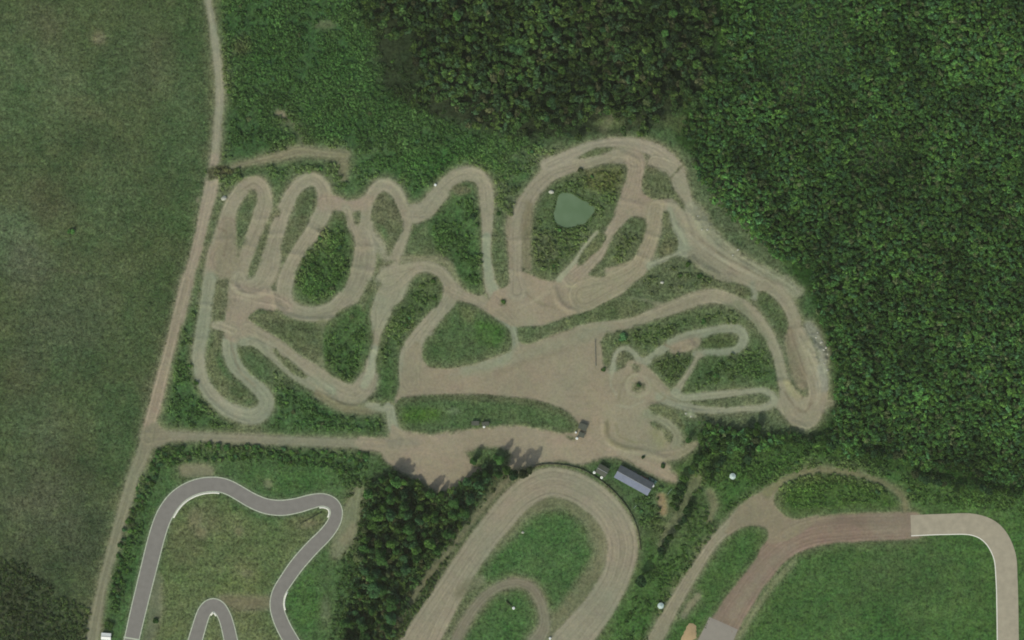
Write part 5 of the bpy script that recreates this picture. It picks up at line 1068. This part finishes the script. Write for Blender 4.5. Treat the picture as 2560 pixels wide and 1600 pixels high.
# safety barrier round the oval
bp_ = catmull([(*P('G6', *p), 0) for p in [(1205, 300), (1280, 283), (1370, 282), (1470, 295), (1560, 322), (1650, 372), (1740, 440), (1820, 520), (1880, 600), (1925, 690), (1952, 780), (1962, 880)]], 1.0)
br = thing('safety_barrier', 'low dark plank barrier round the upper right of the oval', 'barrier', (0, 0, 0))
for nm, a, b, mm in (('plank_wall', 0, 1.25, M_WOOD),):
    p = bp_[:, :2]; t = np.gradient(p, axis=0); t /= np.linalg.norm(t, axis=1)[:, None]; n = np.stack([-t[:, 1], t[:, 0]], 1) * .05; k = len(p)
    z = np.array([hz(x, y) for x, y in p]); V_ = np.vstack([np.c_[p - n, z - .2], np.c_[p + n, z - .2], np.c_[p - n, z + b], np.c_[p + n, z + b]]); i = np.arange(k - 1)
    Q_ = np.vstack([np.stack([i, i + 2 * k, i + 2 * k + 1, i + 1], -1), np.stack([i + k, i + k + 1, i + 3 * k + 1, i + 3 * k], -1), np.stack([i + 2 * k, i + 3 * k, i + 3 * k + 1, i + 2 * k + 1], -1)])
    link(nm, np_mesh(nm, V_, Q_), mm, br)
    for q in range(0, k, 5):
        MB().box((p[q][0] + n[q][0] * 2.4, p[q][1] + n[q][1] * 2.4, z[q] + .6), (.14, .14, 1.6), math.atan2(t[q][1], t[q][0])).build('post', M_STEEL, br)
# parked cars in the lee of the building
def car(f, x, y, rz, m, label):
    cx, cy = P(f, x, y); o = thing('parked_car', label, 'car', (cx, cy, hz(cx, cy)), rz, 'cars parked along the building')
    prof = [(-2.1, .35), (-2.1, .85), (-1.95, .95), (-1.5, 1.0), (-1.1, 1.42), (.4, 1.45), (1.0, 1.0), (1.9, .88), (2.1, .7), (2.1, .35)]
    b = MB(); n = len(prof); vs = [(x_, -.85 if z_ < 1.1 else -.68, z_) for x_, z_ in prof] + [(x_, .85 if z_ < 1.1 else .68, z_) for x_, z_ in prof]
    b.poly(vs, [tuple(range(n - 1, -1, -1)), tuple(range(n, 2 * n))] + [(i, (i + 1) % n, n + (i + 1) % n, n + i) for i in range(n)]); b.build('body', m, o)
    MB().poly([(.44, -.64, 1.43), (.98, -.76, 1.03), (.98, .76, 1.03), (.44, .64, 1.43), (.48, -.64, 1.46), (1.02, -.76, 1.06), (1.02, .76, 1.06), (.48, .64, 1.46)], [(4, 5, 6, 7), (0, 3, 2, 1), (0, 1, 5, 4), (2, 3, 7, 6), (1, 2, 6, 5), (3, 0, 4, 7)]).build('windscreen', M_GLASS, o)
    MB().poly([(-1.14, -.64, 1.4), (-1.5, -.76, 1.02), (-1.5, .76, 1.02), (-1.14, .64, 1.4), (-1.18, -.64, 1.44), (-1.54, -.76, 1.06), (-1.54, .76, 1.06), (-1.18, .64, 1.44)], [(4, 7, 6, 5), (0, 1, 2, 3), (0, 4, 5, 1), (2, 6, 7, 3), (1, 5, 6, 2), (3, 7, 4, 0)]).build('rear_window', M_GLASS, o)
    for sx_ in (-1.3, 1.3):
        for sy_ in (-.8, .8):
            w = MB().cyl((sx_, sy_, .32), .32, .2, n=16, axis='Y').build('wheel', M_RUB, o)
            MB().cyl((sx_, sy_ * 1.13, .32), .18, .06, n=10, axis='Y').build('rim', M_STEEL, w)
    for sy_ in (-.6, .6): MB().box((2.1, sy_, .68), (.06, .3, .14)).build('headlight', M_WHITE, o)
car('G8', 1020, 950, ang, M_RED, 'dark red car parked in the shade behind the long building')
car('G8', 1120, 975, ang, M_GRN, 'dark green car parked behind the right end of the long building')
car('G8', 880, 870, ang + .1, M_ROOFD, 'dark grey car parked behind the middle of the long building')
# sand heap and stones
def heap(f, x, y, rx, ry, h, rz, m, label):
    cx, cy = P(f, x, y); rr = np.random.default_rng(9); n = 22; V_ = []; Q_ = []
    for j in range(9):
        for i in range(n):
            a = i * 2 * math.pi / n; t = j / 8; w = 1 + .12 * math.sin(a * 3 + 1) + .06 * rr.normal()
            V_.append((math.cos(a) * rx * t * w, math.sin(a) * ry * t * w, h * (1 - t * t) ** 1.1 * (1 + .1 * rr.normal()) - .12 * t))
    for j in range(8):
        for i in range(n): Q_.append((j * n + i, j * n + (i + 1) % n, (j + 1) * n + (i + 1) % n, (j + 1) * n + i))
    o = link('sand_heap', np_mesh('sand_heap', np.array(V_), np.array(Q_), smooth=True), m, None, (cx, cy, hz(cx, cy) - .05), rz); tag(o, label, 'sand heap')
heap('G7', 372, 1470, 3.4, 6.0, .8, -.45, M_SAND, 'orange sand heap between the two roads at the bottom edge')
rock_spots = [('G4', 455, 540, 1.4), ('G4', 500, 590, 1.6), ('G4', 545, 640, 1.3), ('G4', 560, 700, 1.1), ('G4', 530, 790, 1.0), ('G4', 560, 850, 1.1), ('G4', 470, 500, 1.0), ('G4', 520, 660, 1.2), ('E8', 1240, 660, 1.2), ('E8', 1190, 660, 1.0), ('E8', 1530, 850, 1.1), ('E8', 1480, 900, .9), ('E8', 1150, 530, .9), ('G3', 960, 1262, 1.1), ('G3', 1010, 1290, 1.2)]
for i, (f, x, y, r_) in enumerate(rock_spots):
    cx, cy = P(f, x, y); r_ *= .55
    if i >= 13: lb, gp = 'pale stone in the spill below the lower practice loop', 'stones below the practice loop'
    elif f == 'G4': lb, gp = 'pale boulder on the spoil bank against the right hand wood', 'boulders on the spoil bank'
    else: lb, gp = 'pale stone at the wood edge above the diagonal track', 'stones above the diagonal track'
    o = MB().rock((0, 0, r_ * .3), r_, i).build('boulder', M_ROCK, None, (cx, cy, hz(cx, cy))); tag(o, lb, 'boulder', gp)
for f, x, y, r_, lb in [('E5', 2120, 360, 1.7, 'pale rounded boulder between the gravel road and the first hairpin'), ('E7', 1580, 305, 1.3, 'pale boulder at the upper left rim of the pond'), ('E8', 815, 1160, 1.0, 'pale stone in the middle of the plot under the diagonal track'), ('G6', 1140, 760, .8, 'pale stone on the grass inside the oval')]:
    cx, cy = P(f, x, y); o = MB().rock((0, 0, r_ * .3), r_, int(x)).build('boulder', M_ROCK, None, (cx, cy, hz(cx, cy))); tag(o, lb, 'boulder')

# ================================================================== light, sky, camera
EL, AZ = math.radians(50), math.radians(212)      # sun in the lower left: shadows run up and slightly right
sd = Vector((math.sin(AZ) * math.cos(EL), math.cos(AZ) * math.cos(EL), math.sin(EL)))
su = bpy.data.lights.new('sun', 'SUN'); su.energy = 2.3; su.angle = math.radians(1.5); su.color = (1, .96, .88)
so = bpy.data.objects.new('sun', su); C.objects.link(so); so.rotation_euler = sd.to_track_quat('Z', 'Y').to_euler()
w = bpy.data.worlds.new('World'); bpy.context.scene.world = w; w.use_nodes = True
nt = w.node_tree; bg = nt.nodes['Background']; sk = nt.nodes.new('ShaderNodeTexSky'); sk.sky_type = 'NISHITA'; sk.sun_disc = False
sk.sun_elevation = EL; sk.sun_rotation = AZ; sk.dust_density = 3.0; nt.links.new(sk.outputs[0], bg.inputs[0]); bg.inputs[1].default_value = .15
CAMZ = 1600.0; HAZE = 3.0e-5
cam = bpy.data.cameras.new('camera'); co = bpy.data.objects.new('camera', cam); C.objects.link(co)
co.location = (0, 0, CAMZ); co.rotation_euler = (0, 0, 0); cam.sensor_width = 36; cam.lens = 36 * CAMZ / 512.0; cam.clip_end = 20000; cam.clip_start = 1
hb = MB().box((0, 0, (CAMZ + 20) / 2 - 4), (5200, 3600, CAMZ + 20)).build('haze', None); tag(hb, kind='stuff')
hm_ = bpy.data.materials.new('haze_air'); hm_.use_nodes = True; hn = hm_.node_tree; hn.nodes.remove(hn.nodes['Principled BSDF'])
pv_ = hn.nodes.new('ShaderNodeVolumePrincipled'); pv_.inputs['Color'].default_value = (.90, .95, .66, 1); pv_.inputs['Density'].default_value = HAZE; pv_.inputs['Anisotropy'].default_value = .2
hn.links.new(pv_.outputs[0], hn.nodes['Material Output'].inputs['Volume']); hb.data.materials.append(hm_)
sc = bpy.context.scene; sc.camera = co
sc.view_settings.view_transform = 'Standard'; sc.view_settings.look = 'None'; sc.view_settings.exposure = 0; sc.view_settings.gamma = 1
sc.cycles.filter_width = 1.8
